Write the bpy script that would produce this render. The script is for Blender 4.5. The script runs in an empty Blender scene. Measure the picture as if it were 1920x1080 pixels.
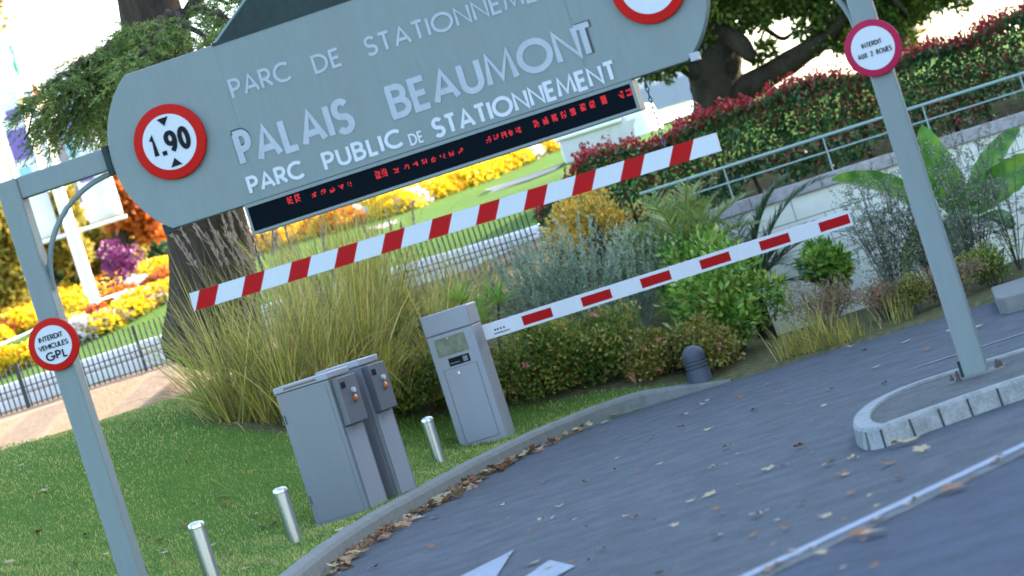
import bpy, bmesh, math, random
import numpy as np
from mathutils import Vector, Matrix
random.seed(7); rng = np.random.default_rng(7)
SC = bpy.context.scene; COL = SC.collection
R = math.radians

# ------------------------------------------------------------------ camera
TH, F, VH, EYE = R(17.5), 6000.0, -30.0, 1.6
cam = bpy.data.cameras.new('camera'); camo = bpy.data.objects.new('camera', cam); COL.objects.link(camo)
cam.sensor_width = 36.0; cam.lens = F/1920*36; cam.clip_start = .1; cam.clip_end = 2000
pitch = math.atan(-VH/F)
fwd = Vector((0, math.cos(pitch), -math.sin(pitch))); U0 = Vector((0, math.sin(pitch), math.cos(pitch))); R0 = Vector((1, 0, 0))
cr = R0*math.cos(TH) - U0*math.sin(TH); cu = R0*math.sin(TH) + U0*math.cos(TH)
M = Matrix((cr, cu, -fwd)).transposed().to_4x4(); M.translation = (0, 0, EYE); camo.matrix_world = M
cam.dof.use_dof = True; cam.dof.focus_distance = 24.5; cam.dof.aperture_fstop = 2.5
SC.camera = camo
# ------------------------------------------------------------------ sky, sun, exposure
S = Vector((.86, .38, .34)).normalized()
elev = math.asin(S.z); az = math.atan2(S.x, S.y)
w = bpy.data.worlds.new('World'); SC.world = w; w.use_nodes = True
nt = w.node_tree; sky = nt.nodes.new('ShaderNodeTexSky'); sky.sky_type = 'NISHITA'; sky.sun_disc = False
sky.sun_elevation = elev; sky.sun_rotation = az; sky.dust_density = 2.0; sky.ozone_density = 1.2
nt.links.new(sky.outputs[0], nt.nodes['Background'].inputs[0]); nt.nodes['Background'].inputs[1].default_value = .15
sl = bpy.data.lights.new('sun', 'SUN'); sl.energy = 3.0; sl.angle = R(.5); sl.color = (1, .92, .80)
so = bpy.data.objects.new('sun', sl); COL.objects.link(so); so.rotation_mode = 'QUATERNION'; so.rotation_quaternion = S.to_track_quat('Z', 'Y')
so.location = (30, 10, 30)
SC.view_settings.view_transform = 'Standard'; SC.view_settings.look = 'None'; SC.view_settings.gamma = 1
SC.view_settings.exposure = 2.85

# ------------------------------------------------------------------ pixel helpers (used to survey the place)
def uv(px, py):
    dx, dy = px-960, py-540
    return dx*math.cos(TH)-dy*math.sin(TH), dx*math.sin(TH)+dy*math.cos(TH)
def P(px, py, Y):
    u, v = uv(px, py); return Vector((u/F*Y, Y, EYE-(v-VH)/F*Y))
def UV(u, v, Y): return Vector((u/F*Y, Y, EYE-(v-VH)/F*Y))
def G(px, py, z=0.0):
    u, v = uv(px, py); Y = (EYE-z)*F/(v-VH); return Vector((u/F*Y, Y, z))

# ------------------------------------------------------------------ materials
def nmat(name): 
    m = bpy.data.materials.new(name); m.use_nodes = True; return m, m.node_tree, m.node_tree.nodes['Principled BSDF']
def ramp(nt, fac, cols):
    r = nt.nodes.new('ShaderNodeValToRGB'); e = r.color_ramp.elements
    while len(e) < len(cols): e.new(.5)
    for i, c in enumerate(cols):
        if len(c) == 4: e[i].position = c[3]
        else: e[i].position = i/(len(cols)-1)
        e[i].color = (*c[:3], 1)
    nt.links.new(fac, r.inputs[0]); return r.outputs[0]
def noise(nt, scale, detail=4, vec=None, rough=.6):
    n = nt.nodes.new('ShaderNodeTexNoise'); n.inputs['Scale'].default_value = scale; n.inputs['Detail'].default_value = detail; n.inputs['Roughness'].default_value = rough
    if vec is None:
        g = nt.nodes.new('ShaderNodeNewGeometry'); vec = g.outputs['Position']
    nt.links.new(vec, n.inputs['Vector']); return n.outputs['Fac']
def mixc(nt, f, a, b, mode='MIX'):
    m = nt.nodes.new('ShaderNodeMix'); m.data_type = 'RGBA'; m.blend_type = mode
    for s, v in ((0, f), (6, a), (7, b)):
        if hasattr(v, 'node'): nt.links.new(v, m.inputs[s])
        elif s == 0: m.inputs[0].default_value = v
        else: m.inputs[s].default_value = (*v[:3], 1)
    return m.outputs[2]
def bump(nt, b, h, strength, dist=.02):
    n = nt.nodes.new('ShaderNodeBump'); n.inputs['Strength'].default_value = strength; n.inputs['Distance'].default_value = dist
    nt.links.new(h, n.inputs['Height']); nt.links.new(n.outputs[0], b.inputs['Normal'])
def objvec(nt, stretch=None):
    t = nt.nodes.new('ShaderNodeTexCoord'); v = t.outputs['Object']
    if stretch:
        mp = nt.nodes.new('ShaderNodeMapping'); mp.inputs['Scale'].default_value = stretch; nt.links.new(v, mp.inputs[0]); v = mp.outputs[0]
    return v
def paint(name, col, rough=.45, metal=0, var=.12, scale=6, stretch=(1, 1, .25), bmp=0, spec=.5):
    m, t, b = nmat(name); v = objvec(t, stretch)
    f = noise(t, scale, 6, v); f2 = noise(t, scale*9, 3, v)
    c = ramp(t, f, [tuple(x*(1-var) for x in col)+(.3,), tuple(min(1, x*(1+var)) for x in col)+(.7,)])
    c = mixc(t, .35, c, ramp(t, f2, [tuple(x*(1-var*1.4) for x in col)+(.35,), tuple(min(1, x*(1+var)) for x in col)+(.65,)]))
    t.links.new(c, b.inputs['Base Color']); b.inputs['Metallic'].default_value = metal; b.inputs['Specular IOR Level'].default_value = spec
    rr = t.nodes.new('ShaderNodeMapRange'); rr.inputs[3].default_value = max(.05, rough-.1); rr.inputs[4].default_value = min(1, rough+.12)
    t.links.new(f, rr.inputs[0]); t.links.new(rr.outputs[0], b.inputs['Roughness'])
    if bmp: bump(t, b, f2, bmp, .01)
    return m
def leafmat(name, cols, trans=.3, rough=.5, patch=0.0, spec=.4):
    m, t, b = nmat(name)
    g = t.nodes.new('ShaderNodeNewGeometry')
    c = ramp(t, g.outputs['Random Per Island'], cols)
    if patch:
        f = noise(t, patch, 3); a = t.nodes.new('ShaderNodeMath'); a.operation = 'ADD'
        mm = t.nodes.new('ShaderNodeMath'); mm.operation = 'MULTIPLY_ADD'; mm.inputs[1].default_value = 1.6; mm.inputs[2].default_value = -.8
        t.links.new(f, mm.inputs[0]); t.links.new(mm.outputs[0], a.inputs[0]); t.links.new(g.outputs['Random Per Island'], a.inputs[1])
        c = ramp(t, a.outputs[0], cols)
    t.links.new(c, b.inputs['Base Color']); b.inputs['Roughness'].default_value = rough; b.inputs['Specular IOR Level'].default_value = spec
    tr = t.nodes.new('ShaderNodeBsdfTranslucent'); t.links.new(c, tr.inputs[0])
    mx = t.nodes.new('ShaderNodeMixShader'); mx.inputs[0].default_value = trans
    t.links.new(b.outputs[0], mx.inputs[1]); t.links.new(tr.outputs[0], mx.inputs[2]); t.links.new(mx.outputs[0], t.nodes['Material Output'].inputs[0])
    return m

GATE = paint('gate_paint', (.160, .196, .198), .55, 0, .065, 2.0, (1.6, 1.6, .3), 0, .3)
GATE_DK = paint('gate_dark_sheet', (.022, .036, .036), .6, 0, .3, 2, (1, 1, 1), 0, .15)
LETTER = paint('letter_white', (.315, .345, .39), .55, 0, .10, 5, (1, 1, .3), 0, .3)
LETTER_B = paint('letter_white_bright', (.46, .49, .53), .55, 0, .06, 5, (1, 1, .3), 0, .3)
LETTER_DK = paint('letter_outline_dark', (.02, .03, .035), .5)
RED = paint('sign_red', (.40, .005, .003), .5, 0, .06, 6, (1, 1, 1), 0, .12)
RED_TAPE = paint('tape_red', (.34, .003, .005), .5, 0, .08, 6, (1, 1, 1), 0, .12)
CRIMSON = paint('sign_crimson', (.32, .008, .05), .5, 0, .07, 6, (1, 1, 1), 0, .15)
WHITE = paint('sign_white', (.44, .47, .52), .45, 0, .04)
WHITE2 = paint('boom_white', (.52, .53, .56), .4, 0, .05)
BLACK = paint('sign_black', (.008, .009, .014), .6, 0, .1, 6, (1, 1, 1), 0, .1)
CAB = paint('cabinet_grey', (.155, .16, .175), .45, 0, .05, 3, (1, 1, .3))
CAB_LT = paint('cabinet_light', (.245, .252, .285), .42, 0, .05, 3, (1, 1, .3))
CAB_DK = paint('cabinet_dark', (.095, .10, .118), .45, 0, .06)
STEEL = paint('brushed_steel', (.55, .55, .55), .28, 1, .12, 30, (1, 1, .04))
IRON = paint('cast_iron', (.05, .06, .085), .6, 0, .15, 12, (1, 1, 1), .2)
COPPER = paint('copper', (.55, .16, .05), .35, .6, .1)
RUST = paint('rusty_iron', (.075, .05, .04), .8, 0, .4, 20)
LEDGLASS = paint('display_black', (.0025, .005, .009), .6, 0, .1, 40, (1, 1, 1), 0, .03)
CONC = paint('kerb_concrete', (.165, .17, .158), .85, 0, .22, 9, (1, 1, 1), .35, .2)
STONE = paint('kerb_stone', (.23, .245, .245), .8, 0, .38, 9, (1, 1, 1), .4, .2)
JOINT = paint('kerb_joint', (.05, .05, .05), .9, 0, .2)
COPING = paint('coping_stone', (.38, .35, .35), .85, 0, .35, 12, (1, 1, 1), .4, .2)
RAILM = paint('rail_paint', (.26, .36, .34), .4, 0, .06)
RODM = paint('rod_iron', (.02, .022, .026), .5)
WHITEWALL = paint('white_render', (.86, .85, .82), .8, 0, .08, 3, (1, 1, 1), .1)
CREAM = paint('cream_facade', (.62, .52, .34), .8, 0, .1, 1.2, (1, 1, 1))
PALE = paint('pale_facade', (.50, .49, .46), .8, 0, .08, 1.2, (1, 1, 1))
GLASSD = paint('window_glass', (.05, .06, .08), .1)
ROOF = paint('roof_slate', (.10, .105, .12), .6, 0, .2, 3)
BEIGE = paint('pillar_stone', (.55, .42, .26), .8, 0, .12, 5, (1, 1, 1), .2)
BANNER = paint('banner_cloth', (.80, .79, .80), .8, 0, .02)
LAVENDER = paint('banner_lavender', (.20, .13, .42), .8, 0, .1)
CYAN = paint('banner_cyan', (.30, .55, .68), .8, 0, .1)
FLAGG = paint('flag_green', (.06, .42, .18), .8); FLAGR = paint('flag_red', (.75, .09, .05), .8)
LINE = paint('road_paint', (.25, .28, .33), .8, 0, .35, 16, (1, 1, 1), .1, .2)
BARK = paint('bark', (.048, .037, .028), .95, 0, .55, 14, (1, 1, .22), 1.0, .1)
BARK2 = paint('bark_mossy', (.030, .025, .016), .95, 0, .6, 7, (1, 1, .5), 1.0, .1)
TWIG = paint('twig', (.055, .05, .04), .9, 0, .3)
def emit_mat(name, col, s):
    m, t, b = nmat(name); b.inputs['Base Color'].default_value = (.02, 0, 0, 1)
    b.inputs['Emission Color'].default_value = (*col, 1); b.inputs['Emission Strength'].default_value = s; return m
LED = emit_mat('led_red', (1, .004, .012), .17)
def glass_panel():
    m, t, b = nmat('reader_window'); b.inputs['Base Color'].default_value = (.055, .062, .045, 1); b.inputs['Roughness'].default_value = .12; 
    c = ramp(t, noise(t, 14, 5), [(.10, .11, .075, .3), (.22, .225, .17, .7)]); t.links.new(c, b.inputs['Base Color']); return m
READER = glass_panel()
def asphalt(name, lo, hi, speck, bstr):
    m, t, b = nmat(name)
    f = noise(t, .9, 6, rough=.7); g = noise(t, 120, 2); h = noise(t, 30, 6, rough=.85); q = noise(t, 3.2, 6, rough=.7)
    c = ramp(t, f, [(*lo, .32), (*hi, .68)])
    c = mixc(t, .55, c, ramp(t, h, [(*[x*.55 for x in lo], .36), (*lo, .5), (*[x*1.5 for x in hi], .66)]))
    c = mixc(t, .35, c, ramp(t, q, [(*[x*.40 for x in lo], .38), (*[x*1.5 for x in hi], .62)]))
    c = mixc(t, ramp(t, g, [(0, 0, 0, .56), (1, 1, 1, .74)]), c, (speck, speck, speck*1.05))
    t.links.new(c, b.inputs['Base Color']); b.inputs['Roughness'].default_value = .85; b.inputs['Specular IOR Level'].default_value = .22
    bump(t, b, h, bstr, .012); return m
ASPHALT = asphalt('asphalt', (.033, .042, .054), (.056, .067, .082), .22, .25)
STREET = asphalt('street_asphalt', (.026, .038, .064), (.036, .050, .078), .06, .2)
GUTTER = asphalt('gutter_concrete', (.07, .078, .085), (.11, .115, .12), .2, .4)
ISLE = asphalt('island_asphalt', (.046, .052, .054), (.075, .08, .08), .18, .5)
def path_mat():
    m, t, b = nmat('pale_path'); c = ramp(t, noise(t, 3, 5), [(.24, .21, .18, .3), (.34, .30, .26, .7)]); t.links.new(c, b.inputs['Base Color']); b.inputs['Roughness'].default_value = .9; return m
PATH = path_mat()
def ground_mat():
    m, t, b = nmat('park_ground')
    a = t.nodes.new('ShaderNodeAttribute'); a.attribute_name = 'mulch'; s = t.nodes.new('ShaderNodeAttribute'); s.attribute_name = 'soil'
    n1 = noise(t, .8, 5); n2 = noise(t, 14, 5); n3 = noise(t, 90, 3); n4 = noise(t, 4, 4)
    c = ramp(t, n1, [(.05, .13, .018, .3), (.12, .21, .03, .7)])
    c = mixc(t, .5, c, ramp(t, n2, [(.028, .080, .012, .3), (.13, .22, .036, .72)]))
    c = mixc(t, .4, c, ramp(t, n3, [(.02, .055, .01, .3), (.15, .24, .045, .72)]))
    mu = mixc(t, .5, ramp(t, n3, [(.12, .075, .045, .3), (.56, .38, .25, .7)]), ramp(t, n2, [(.24, .155, .10, .3), (.48, .34, .225, .7)]))
    def thr(attr):
        ad = t.nodes.new('ShaderNodeMath'); ad.operation = 'ADD'; t.links.new(attr.outputs['Fac'], ad.inputs[0])
        k = t.nodes.new('ShaderNodeMath'); k.operation = 'MULTIPLY_ADD'; k.inputs[1].default_value = .5; k.inputs[2].default_value = -.25; t.links.new(n2, k.inputs[0]); t.links.new(k.outputs[0], ad.inputs[1])
        return ramp(t, ad.outputs[0], [(0, 0, 0, .42), (1, 1, 1, .62)])
    c = mixc(t, thr(a), c, mu)
    c = mixc(t, thr(s), c, ramp(t, n2, [(.06, .07, .025, .3), (.17, .14, .075, .7)]))
    t.links.new(c, b.inputs['Base Color']); b.inputs['Roughness'].default_value = .95; b.inputs['Specular IOR Level'].default_value = .1
    bump(t, b, n3, .7, .03); return m
GROUND = ground_mat()
def wall_mat():
    m, t, b = nmat('cream_block_wall'); v = objvec(t)
    mp = t.nodes.new('ShaderNodeMapping'); mp.inputs['Rotation'].default_value = (R(90), 0, 0); t.links.new(v, mp.inputs[0])
    br = t.nodes.new('ShaderNodeTexBrick'); br.inputs['Scale'].default_value = 1; br.inputs['Brick Width'].default_value = .62; br.inputs['Row Height'].default_value = .30; br.inputs['Mortar Size'].default_value = .006
    br.inputs['Color1'].default_value = (.84, .82, .70, 1); br.inputs['Color2'].default_value = (.86, .84, .74, 1); br.inputs['Mortar'].default_value = (.33, .31, .27, 1)
    t.links.new(mp.outputs[0], br.inputs['Vector'])
    c = mixc(t, .5, br.outputs['Color'], ramp(t, noise(t, 2.5, 6), [(.75, .74, .72, .3), (1, 1, 1, .65)]), 'MULTIPLY')
    t.links.new(c, b.inputs['Base Color']); b.inputs['Roughness'].default_value = .9; bump(t, b, noise(t, 60, 3), .15, .01); return m
WALLM = wall_mat()

L_CEDAR = leafmat('cedar_needles', [(0.03, 0.075, 0.02), (0.103, 0.177, 0.04), (0.192, 0.262, 0.056), (0.256, 0.298, 0.077)], .25, .6, 3)
L_GRASS = leafmat('miscanthus_blades', [(0.103, 0.149, 0.03), (0.276, 0.31, 0.05), (0.529, 0.425, 0.06), (0.644, 0.483, 0.17), (0.23, 0.276, 0.05), (0.46, 0.356, 0.12), (0.172, 0.109, 0.06), (0.345, 0.38, 0.07)], .4, .5, 1.3)
L_PLUME = leafmat('plume', [(.28, .20, .15), (.42, .33, .26)], .3, .8)
L_ROSE = leafmat('rose_leaves', [(0.049, 0.105, 0.019), (0.113, 0.201, 0.032), (0.24, 0.281, 0.043), (0.482, 0.342, 0.072)], .25, .5, 2.5)
L_ROSE2 = leafmat('olive_rose_leaves', [(0.065, 0.092, 0.019), (0.157, 0.166, 0.032), (0.296, 0.258, 0.048), (0.37, 0.276, 0.064)], .25, .5, 2)
L_PINK = leafmat('pink_petals', [(.62, .16, .17), (.75, .33, .28)], .3)
L_SAGE = leafmat('sage_leaves', [(0.146, 0.206, 0.14), (0.292, 0.372, 0.256), (0.438, 0.508, 0.366)], .25, .6, 3)
L_GOLD = leafmat('golden_leaves', [(0.535, 0.304, 0.032), (0.891, 0.535, 0.065), (0.285, 0.268, 0.065), (0.935, 0.678, 0.162)], .3, .6)
L_BRIGHT = leafmat('bright_leaves', [(0.054, 0.162, 0.02), (0.132, 0.297, 0.034), (0.264, 0.432, 0.068), (0.466, 0.513, 0.121)], .3, .35, 3)
L_PALM = leafmat('palm_leaves', [(0.095, 0.18, 0.045), (0.205, 0.285, 0.068), (0.378, 0.39, 0.105)], .3, .4)
L_DPALM = leafmat('dark_palm_leaves', [(0.03, 0.075, 0.033), (0.068, 0.128, 0.06), (0.135, 0.165, 0.09)], .2, .4)
L_SPIKE = leafmat('spike_leaves', [(0.1, 0.25, 0.025), (0.213, 0.413, 0.056), (0.3, 0.475, 0.075)], .35, .4)
L_OLIVE = leafmat('olive_leaves', [(0.094, 0.128, 0.081), (0.202, 0.234, 0.152), (0.406, 0.397, 0.262)], .2, .5)
L_DRY = leafmat('dry_leaves', [(0.196, 0.119, 0.07), (0.336, 0.224, 0.14), (0.238, 0.182, 0.084)], .25, .8)
L_HEDGE = leafmat('photinia_leaves', [(0.011, 0.054, 0.018), (0.029, 0.108, 0.032), (0.063, 0.18, 0.05), (0.108, 0.234, 0.072), (0.234, 0.036, 0.027)], .2, .35, 3)
L_RED = leafmat('photinia_shoots', [(0.196, 0.009, 0.015), (0.315, 0.023, 0.026), (0.267, 0.012, 0.03)], .3, .4)
L_TREE = leafmat('evergreen_leaves', [(0.017, 0.048, 0.009), (0.046, 0.098, 0.015), (0.099, 0.15, 0.021), (0.182, 0.195, 0.03)], .2, .35, 2)
L_ORANGE = leafmat('orange_leaves', [(.50, .11, .015), (.62, .20, .03), (.40, .07, .01)], .35)
L_YELLOW = leafmat('yellow_leaves', [(.30, .25, .03), (.45, .34, .05), (.16, .19, .03), (.38, .22, .03)], .35, .6, 1.5)
L_DKGREEN = leafmat('conifer_leaves', [(0.021, 0.064, 0.029), (0.053, 0.128, 0.048), (0.088, 0.16, 0.064)], .2)
L_LAWN = leafmat('lawn_blades', [(0.07, 0.163, 0.035), (0.16, 0.265, 0.047), (0.337, 0.382, 0.085), (0.555, 0.44, 0.167)], .3, .5, 1.2)
L_FALL = leafmat('fallen_leaf_brown', [(.20, .09, .045), (.34, .17, .08), (.16, .07, .035), (.36, .22, .11)], .1, .8)
L_FALLY = leafmat('fallen_leaf_pale', [(.33, .26, .13), (.36, .29, .18), (.28, .20, .08)], .1, .8)
L_MAG = leafmat('magenta_petals', [(.10, .012, .08), (.20, .03, .15)], .3)
MUM = {'yellow': leafmat('mum_yellow', [(.74, .50, .006), (.78, .58, .02), (.70, .42, .005)], .35, .6), 'orange': leafmat('mum_orange', [(.55, .15, .01), (.65, .24, .015)], .35, .6),
       'golden': leafmat('mum_golden', [(.75, .40, .006), (.78, .50, .02)], .35, .6), 'white': leafmat('mum_white', [(.66, .60, .62), (.74, .70, .72)], .3, .6), 'russet': leafmat('mum_russet', [(.42, .09, .02), (.55, .15, .03)], .3, .6)}
def banana_mat():
    m, t, b = nmat('banana_leaf'); v = objvec(t)
    wv = t.nodes.new('ShaderNodeTexNoise'); wv.inputs['Scale'].default_value = 5; t.links.new(v, wv.inputs[0])
    c = ramp(t, wv.outputs['Fac'], [(.035, .12, .012, .3), (.10, .27, .02, .55), (.28, .36, .05, .75)])
    t.links.new(c, b.inputs['Base Color']); b.inputs['Roughness'].default_value = .35
    tr = t.nodes.new('ShaderNodeBsdfTranslucent'); t.links.new(c, tr.inputs[0]); mx = t.nodes.new('ShaderNodeMixShader'); mx.inputs[0].default_value = .4
    t.links.new(b.outputs[0], mx.inputs[1]); t.links.new(tr.outputs[0], mx.inputs[2]); t.links.new(mx.outputs[0], t.nodes['Material Output'].inputs[0]); return m
BANANA = banana_mat()

# ------------------------------------------------------------------ mesh builder and tagging
class MB:
    def __init__(s): s.v, s.f, s.m, s.sm = [], [], [], []
    def add(s, vs, fs, m=0, smooth=False):
        o = len(s.v); s.v += [tuple(x) for x in vs]
        for f in fs: s.f.append([i+o for i in f]); s.m.append(m); s.sm.append(smooth)
    def box(s, x0, x1, y0, y1, z0, z1, m=0, M=None):
        vs = [Vector((x, y, z)) for z in (z0, z1) for y in (y0, y1) for x in (x0, x1)]
        if M: vs = [M @ v for v in vs]
        s.add(vs, [(0, 2, 3, 1), (4, 5, 7, 6), (0, 1, 5, 4), (2, 6, 7, 3), (0, 4, 6, 2), (1, 3, 7, 5)], m)
    def prism(s, poly, y0, y1, m=0):              # poly in (x,z), counter-clockwise seen from -y
        n = len(poly); vs = [(x, y0, z) for x, z in poly]+[(x, y1, z) for x, z in poly]
        s.add(vs, [tuple(range(n)), tuple(range(2*n-1, n-1, -1))]+[(i, i+n, (i+1) % n+n, (i+1) % n) for i in range(n)], m)
    def slab(s, poly, z0, z1, m=0):               # poly in (x,y), counter-clockwise from above
        n = len(poly); vs = [(x, y, z0) for x, y in poly]+[(x, y, z1) for x, y in poly]
        s.add(vs, [tuple(range(n-1, -1, -1)), tuple(range(n, 2*n))]+[(i, (i+1) % n, (i+1) % n+n, i+n) for i in range(n)], m)
    def tube(s, pts, rad, n=8, m=0, cap=True):
        pts = [Vector(p) for p in pts]; rad = rad if hasattr(rad, '__len__') else [rad]*len(pts)
        vs = []; up = None
        for i, p in enumerate(pts):
            d = (pts[min(i+1, len(pts)-1)]-pts[max(i-1, 0)]).normalized()
            if up is None: up = d.orthogonal().normalized()
            up = (up-d*up.dot(d)).normalized(); b = d.cross(up)
            vs += [p+(up*math.cos(2*math.pi*k/n)+b*math.sin(2*math.pi*k/n))*rad[i] for k in range(n)]
        fs = [(i*n+k, i*n+(k+1) % n, (i+1)*n+(k+1) % n, (i+1)*n+k) for i in range(len(pts)-1) for k in range(n)]
        s.add(vs, fs, m, True)
        if cap:
            o = len(s.v)-len(vs)
            s.f.append([o+k for k in range(n-1, -1, -1)]); s.m.append(m); s.sm.append(False)
            s.f.append([o+(len(pts)-1)*n+k for k in range(n)]); s.m.append(m); s.sm.append(False)
    def lathe(s, prof, n=32, m=0, axis='z', c=(0, 0, 0)):   # prof: (r, h)
        vs = []; c = Vector(c)
        for r, h in prof:
            for k in range(n):
                a = 2*math.pi*k/n
                vs.append(c+(Vector((r*math.cos(a), r*math.sin(a), h)) if axis == 'z' else Vector((r*math.cos(a), h, r*math.sin(a)))))
        fl = (lambda f: f) if axis == 'z' else (lambda f: f[::-1])
        fs = [fl((i*n+k, i*n+(k+1) % n, (i+1)*n+(k+1) % n, (i+1)*n+k)) for i in range(len(prof)-1) for k in range(n)]
        s.add(vs, fs, m, True)
    def build(s, name, mats, parent=None, loc=None, rz=0, bevel=0, sharp=32):
        me = bpy.data.meshes.new(name); me.from_pydata(s.v, [], s.f)
        for mm in (mats if isinstance(mats, (list, tuple)) else [mats]): me.materials.append(mm)
        me.polygons.foreach_set('material_index', s.m); me.polygons.foreach_set('use_smooth', s.sm); me.update()
        if any(s.sm): me.set_sharp_from_angle(angle=R(sharp))
        o = bpy.data.objects.new(name, me); COL.objects.link(o)
        if parent: o.parent = parent
        if loc is not None: o.location = loc
        o.rotation_euler.z = rz
        if bevel:
            b = o.modifiers.new('bevel', 'BEVEL'); b.width = bevel; b.segments = 2; b.limit_method = 'ANGLE'
        return o
def tag(o, label, cat, group=None, kind=None):
    if label: o['label'] = label
    if cat: o['category'] = cat
    if group: o['group'] = group
    if kind: o['kind'] = kind
    return o
def thing(name, label, cat, loc=(0, 0, 0), rz=0, group=None):
    o = bpy.data.objects.new(name, None); COL.objects.link(o); o.empty_display_size = .1
    o.location = loc; o.rotation_euler.z = rz; return tag(o, label, cat, group)
def struct(o): o['kind'] = 'structure'; return o
def copy_tree(o, parent=None):
    c = o.copy(); COL.objects.link(c); c.parent = parent
    for ch in list(o.children): copy_tree(ch, c)
    return c
def npmesh(name, V, Fq, mat, parent=None, n=4, smooth=False):
    me = bpy.data.meshes.new(name); nv, nf = len(V), len(Fq)
    me.vertices.add(nv); me.vertices.foreach_set('co', V.astype(np.float32).ravel())
    me.loops.add(nf*n); me.loops.foreach_set('vertex_index', Fq.astype(np.int32).ravel())
    me.polygons.add(nf); me.polygons.foreach_set('loop_start', np.arange(nf, dtype=np.int32)*n); me.polygons.foreach_set('loop_total', np.full(nf, n, dtype=np.int32))
    if smooth: me.polygons.foreach_set('use_smooth', np.ones(nf, dtype=bool))
    me.materials.append(mat); me.update(calc_edges=True); me.validate()
    o = bpy.data.objects.new(name, me); COL.objects.link(o)
    if parent: o.parent = parent
    return o
def unit(a): return a/np.maximum(np.linalg.norm(a, axis=1, keepdims=True), 1e-9)
def leaves(name, pos, d, L, W, mat, parent=None, fold=.25):
    n = len(pos); d = unit(d); s = unit(np.cross(d, rng.normal(size=(n, 3)))); k = np.cross(s, d)
    L = np.broadcast_to(L, (n,)).reshape(n, 1)*rng.uniform(.65, 1.3, (n, 1)); W = np.broadcast_to(W, (n,)).reshape(n, 1)*rng.uniform(.7, 1.2, (n, 1))
    a = pos; b = pos+d*L*.5+s*W*.5+k*W*fold; c = pos+d*L; e = pos+d*L*.5-s*W*.5+k*W*fold
    V = np.stack([a, b, c, e], 1).reshape(-1, 3); return npmesh(name, V, np.arange(n*4).reshape(n, 4), mat, parent)
def ribbons(name, base, d0, L, W, bend, mat, parent=None, seg=6, side=None):
    """tapering blades that leave base along d0 and droop under their own weight"""
    n = len(base); d0 = unit(d0); s = unit(np.cross(d0, np.array([0, 0, 1.])+rng.normal(size=(n, 3))*.35)) if side is None else side
    L = np.broadcast_to(L, (n,)).reshape(n, 1); W = np.broadcast_to(W, (n,)).reshape(n, 1); bend = np.broadcast_to(bend, (n,)).reshape(n, 1)
    p = base.copy(); d = d0.copy(); rows = []
    for i in range(seg+1):
        t = i/seg; wd = W*(1-t**1.8)*(.55+.9*min(t*3, .5))+.0006
        rows += [p-s*wd*.5, p+s*wd*.5]
        d = unit(d+np.array([0, 0, -1.])*bend*(.35+t)/seg); p = p+d*L/seg
    V = np.stack(rows, 1).reshape(-1, 3); k = 2*(seg+1)
    f = np.array([[2*i, 2*i+1, 2*i+3, 2*i+2] for i in range(seg)])
    Fq = (np.arange(n)[:, None, None]*k+f[None]).reshape(-1, 4); return npmesh(name, V, Fq, mat, parent)

# ------------------------------------------------------------------ terrain
EDGE = [(-2.2, -60), (-2.2, 12), (-2.05, 18), (-1.83, 21.7), (-1.52, 24.06), (-1.17, 25.5), (-.75, 27.2), (-.40, 28.3), (0.0, 29.25), (.45, 29.95), (.95, 30.15), (1.6, 29.95), (2.3, 29.75), (3.2, 29.5), (4.6, 29.4), (8, 29.3), (90, 29.3)]
def chaikin(p, it=2):
    for _ in range(it):
        q = [p[0]]
        for a, b in zip(p, p[1:]): q += [(a[0]*.75+b[0]*.25, a[1]*.75+b[1]*.25), (a[0]*.25+b[0]*.75, a[1]*.25+b[1]*.75)]
        p = q+[p[-1]]
    return p
ES = np.array(chaikin(EDGE, 2))
def resample(p, step):
    p = np.asarray(p, float); s = np.concatenate([[0], np.cumsum(np.linalg.norm(np.diff(p, axis=0), axis=1))])
    t = np.linspace(0, s[-1], max(2, int(s[-1]/step)+1)); return np.stack([np.interp(t, s, p[:, 0]), np.interp(t, s, p[:, 1])], 1)
CP = []
def cp(u, v, Y): p = UV(u, v, Y); CP.append((p.x, p.y, p.z))
for a in [(-1078, 226, 22.5), (-700, 352, 22), (-489, 322, 25.6), (-300, 318, 25.4), (-520, 340, 23.8), (-200, 262, 29.1), (-172, 255, 29.8), (-80, 262, 29.5), (-269, 188, 30), (-95, 205, 31), (-500, 98, 28.9), (-1000, -20, 32), (-579, -25, 32), (-800, 90, 27.5),
          (-985, -56, 36.8), (-643, -54, 36.8), (-40, -38, 37), (-590, -55, 33.2), (-300, 40, 32), (-784, -172, 43), (-1000, -140, 43), (-600, -200, 45), (-115, -195, 46), (159, -235, 50), (-80, -172, 44), (142, -184, 45), (452, -190, 40), (1060, -150, 42), (300, -205, 47), (245, -200, 45), (800, -170, 42)]: cp(*a)
CP += [(-2.05, 18, .15), (-1.5, 24.06, .15), (-.75, 27.2, .15), (0, 29.3, .15), (.95, 30.4, .15), (1.6, 30.1, .06), (2.3, 30.0, .05), (3.2, 29.7, .03), (4.6, 29.4, .03), (8, 29.3, .05), (14, 29.3, .1), (-2.2, 8, .15), (-2.2, -10, .15), (-8, 10, .8), (-8, 20, 1.2), (-14, 28, 2.0),
       (3, 31.5, .12), (5, 31.5, .12), (3, 33.5, .3), (6, 33.5, .3), (1.2, 32, .4), (2.5, 36, 1.65), (6, 36, 1.65), (.5, 35.5, 1.35), (-20, 45, 3.0), (20, 45, 2.8), (-10, 55, 3.5), (0, 57, 3.6), (12, 55, 3.4), (12, 36, 1.7), (20, 33, .5)]
CPA = np.array(CP)
def tps(r2): return np.where(r2 > 1e-9, .5*r2*np.log(np.maximum(r2, 1e-9)), 0)
n = len(CPA); A = np.zeros((n+3, n+3)); D2 = ((CPA[:, None, :2]-CPA[None, :, :2])**2).sum(-1)
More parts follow.
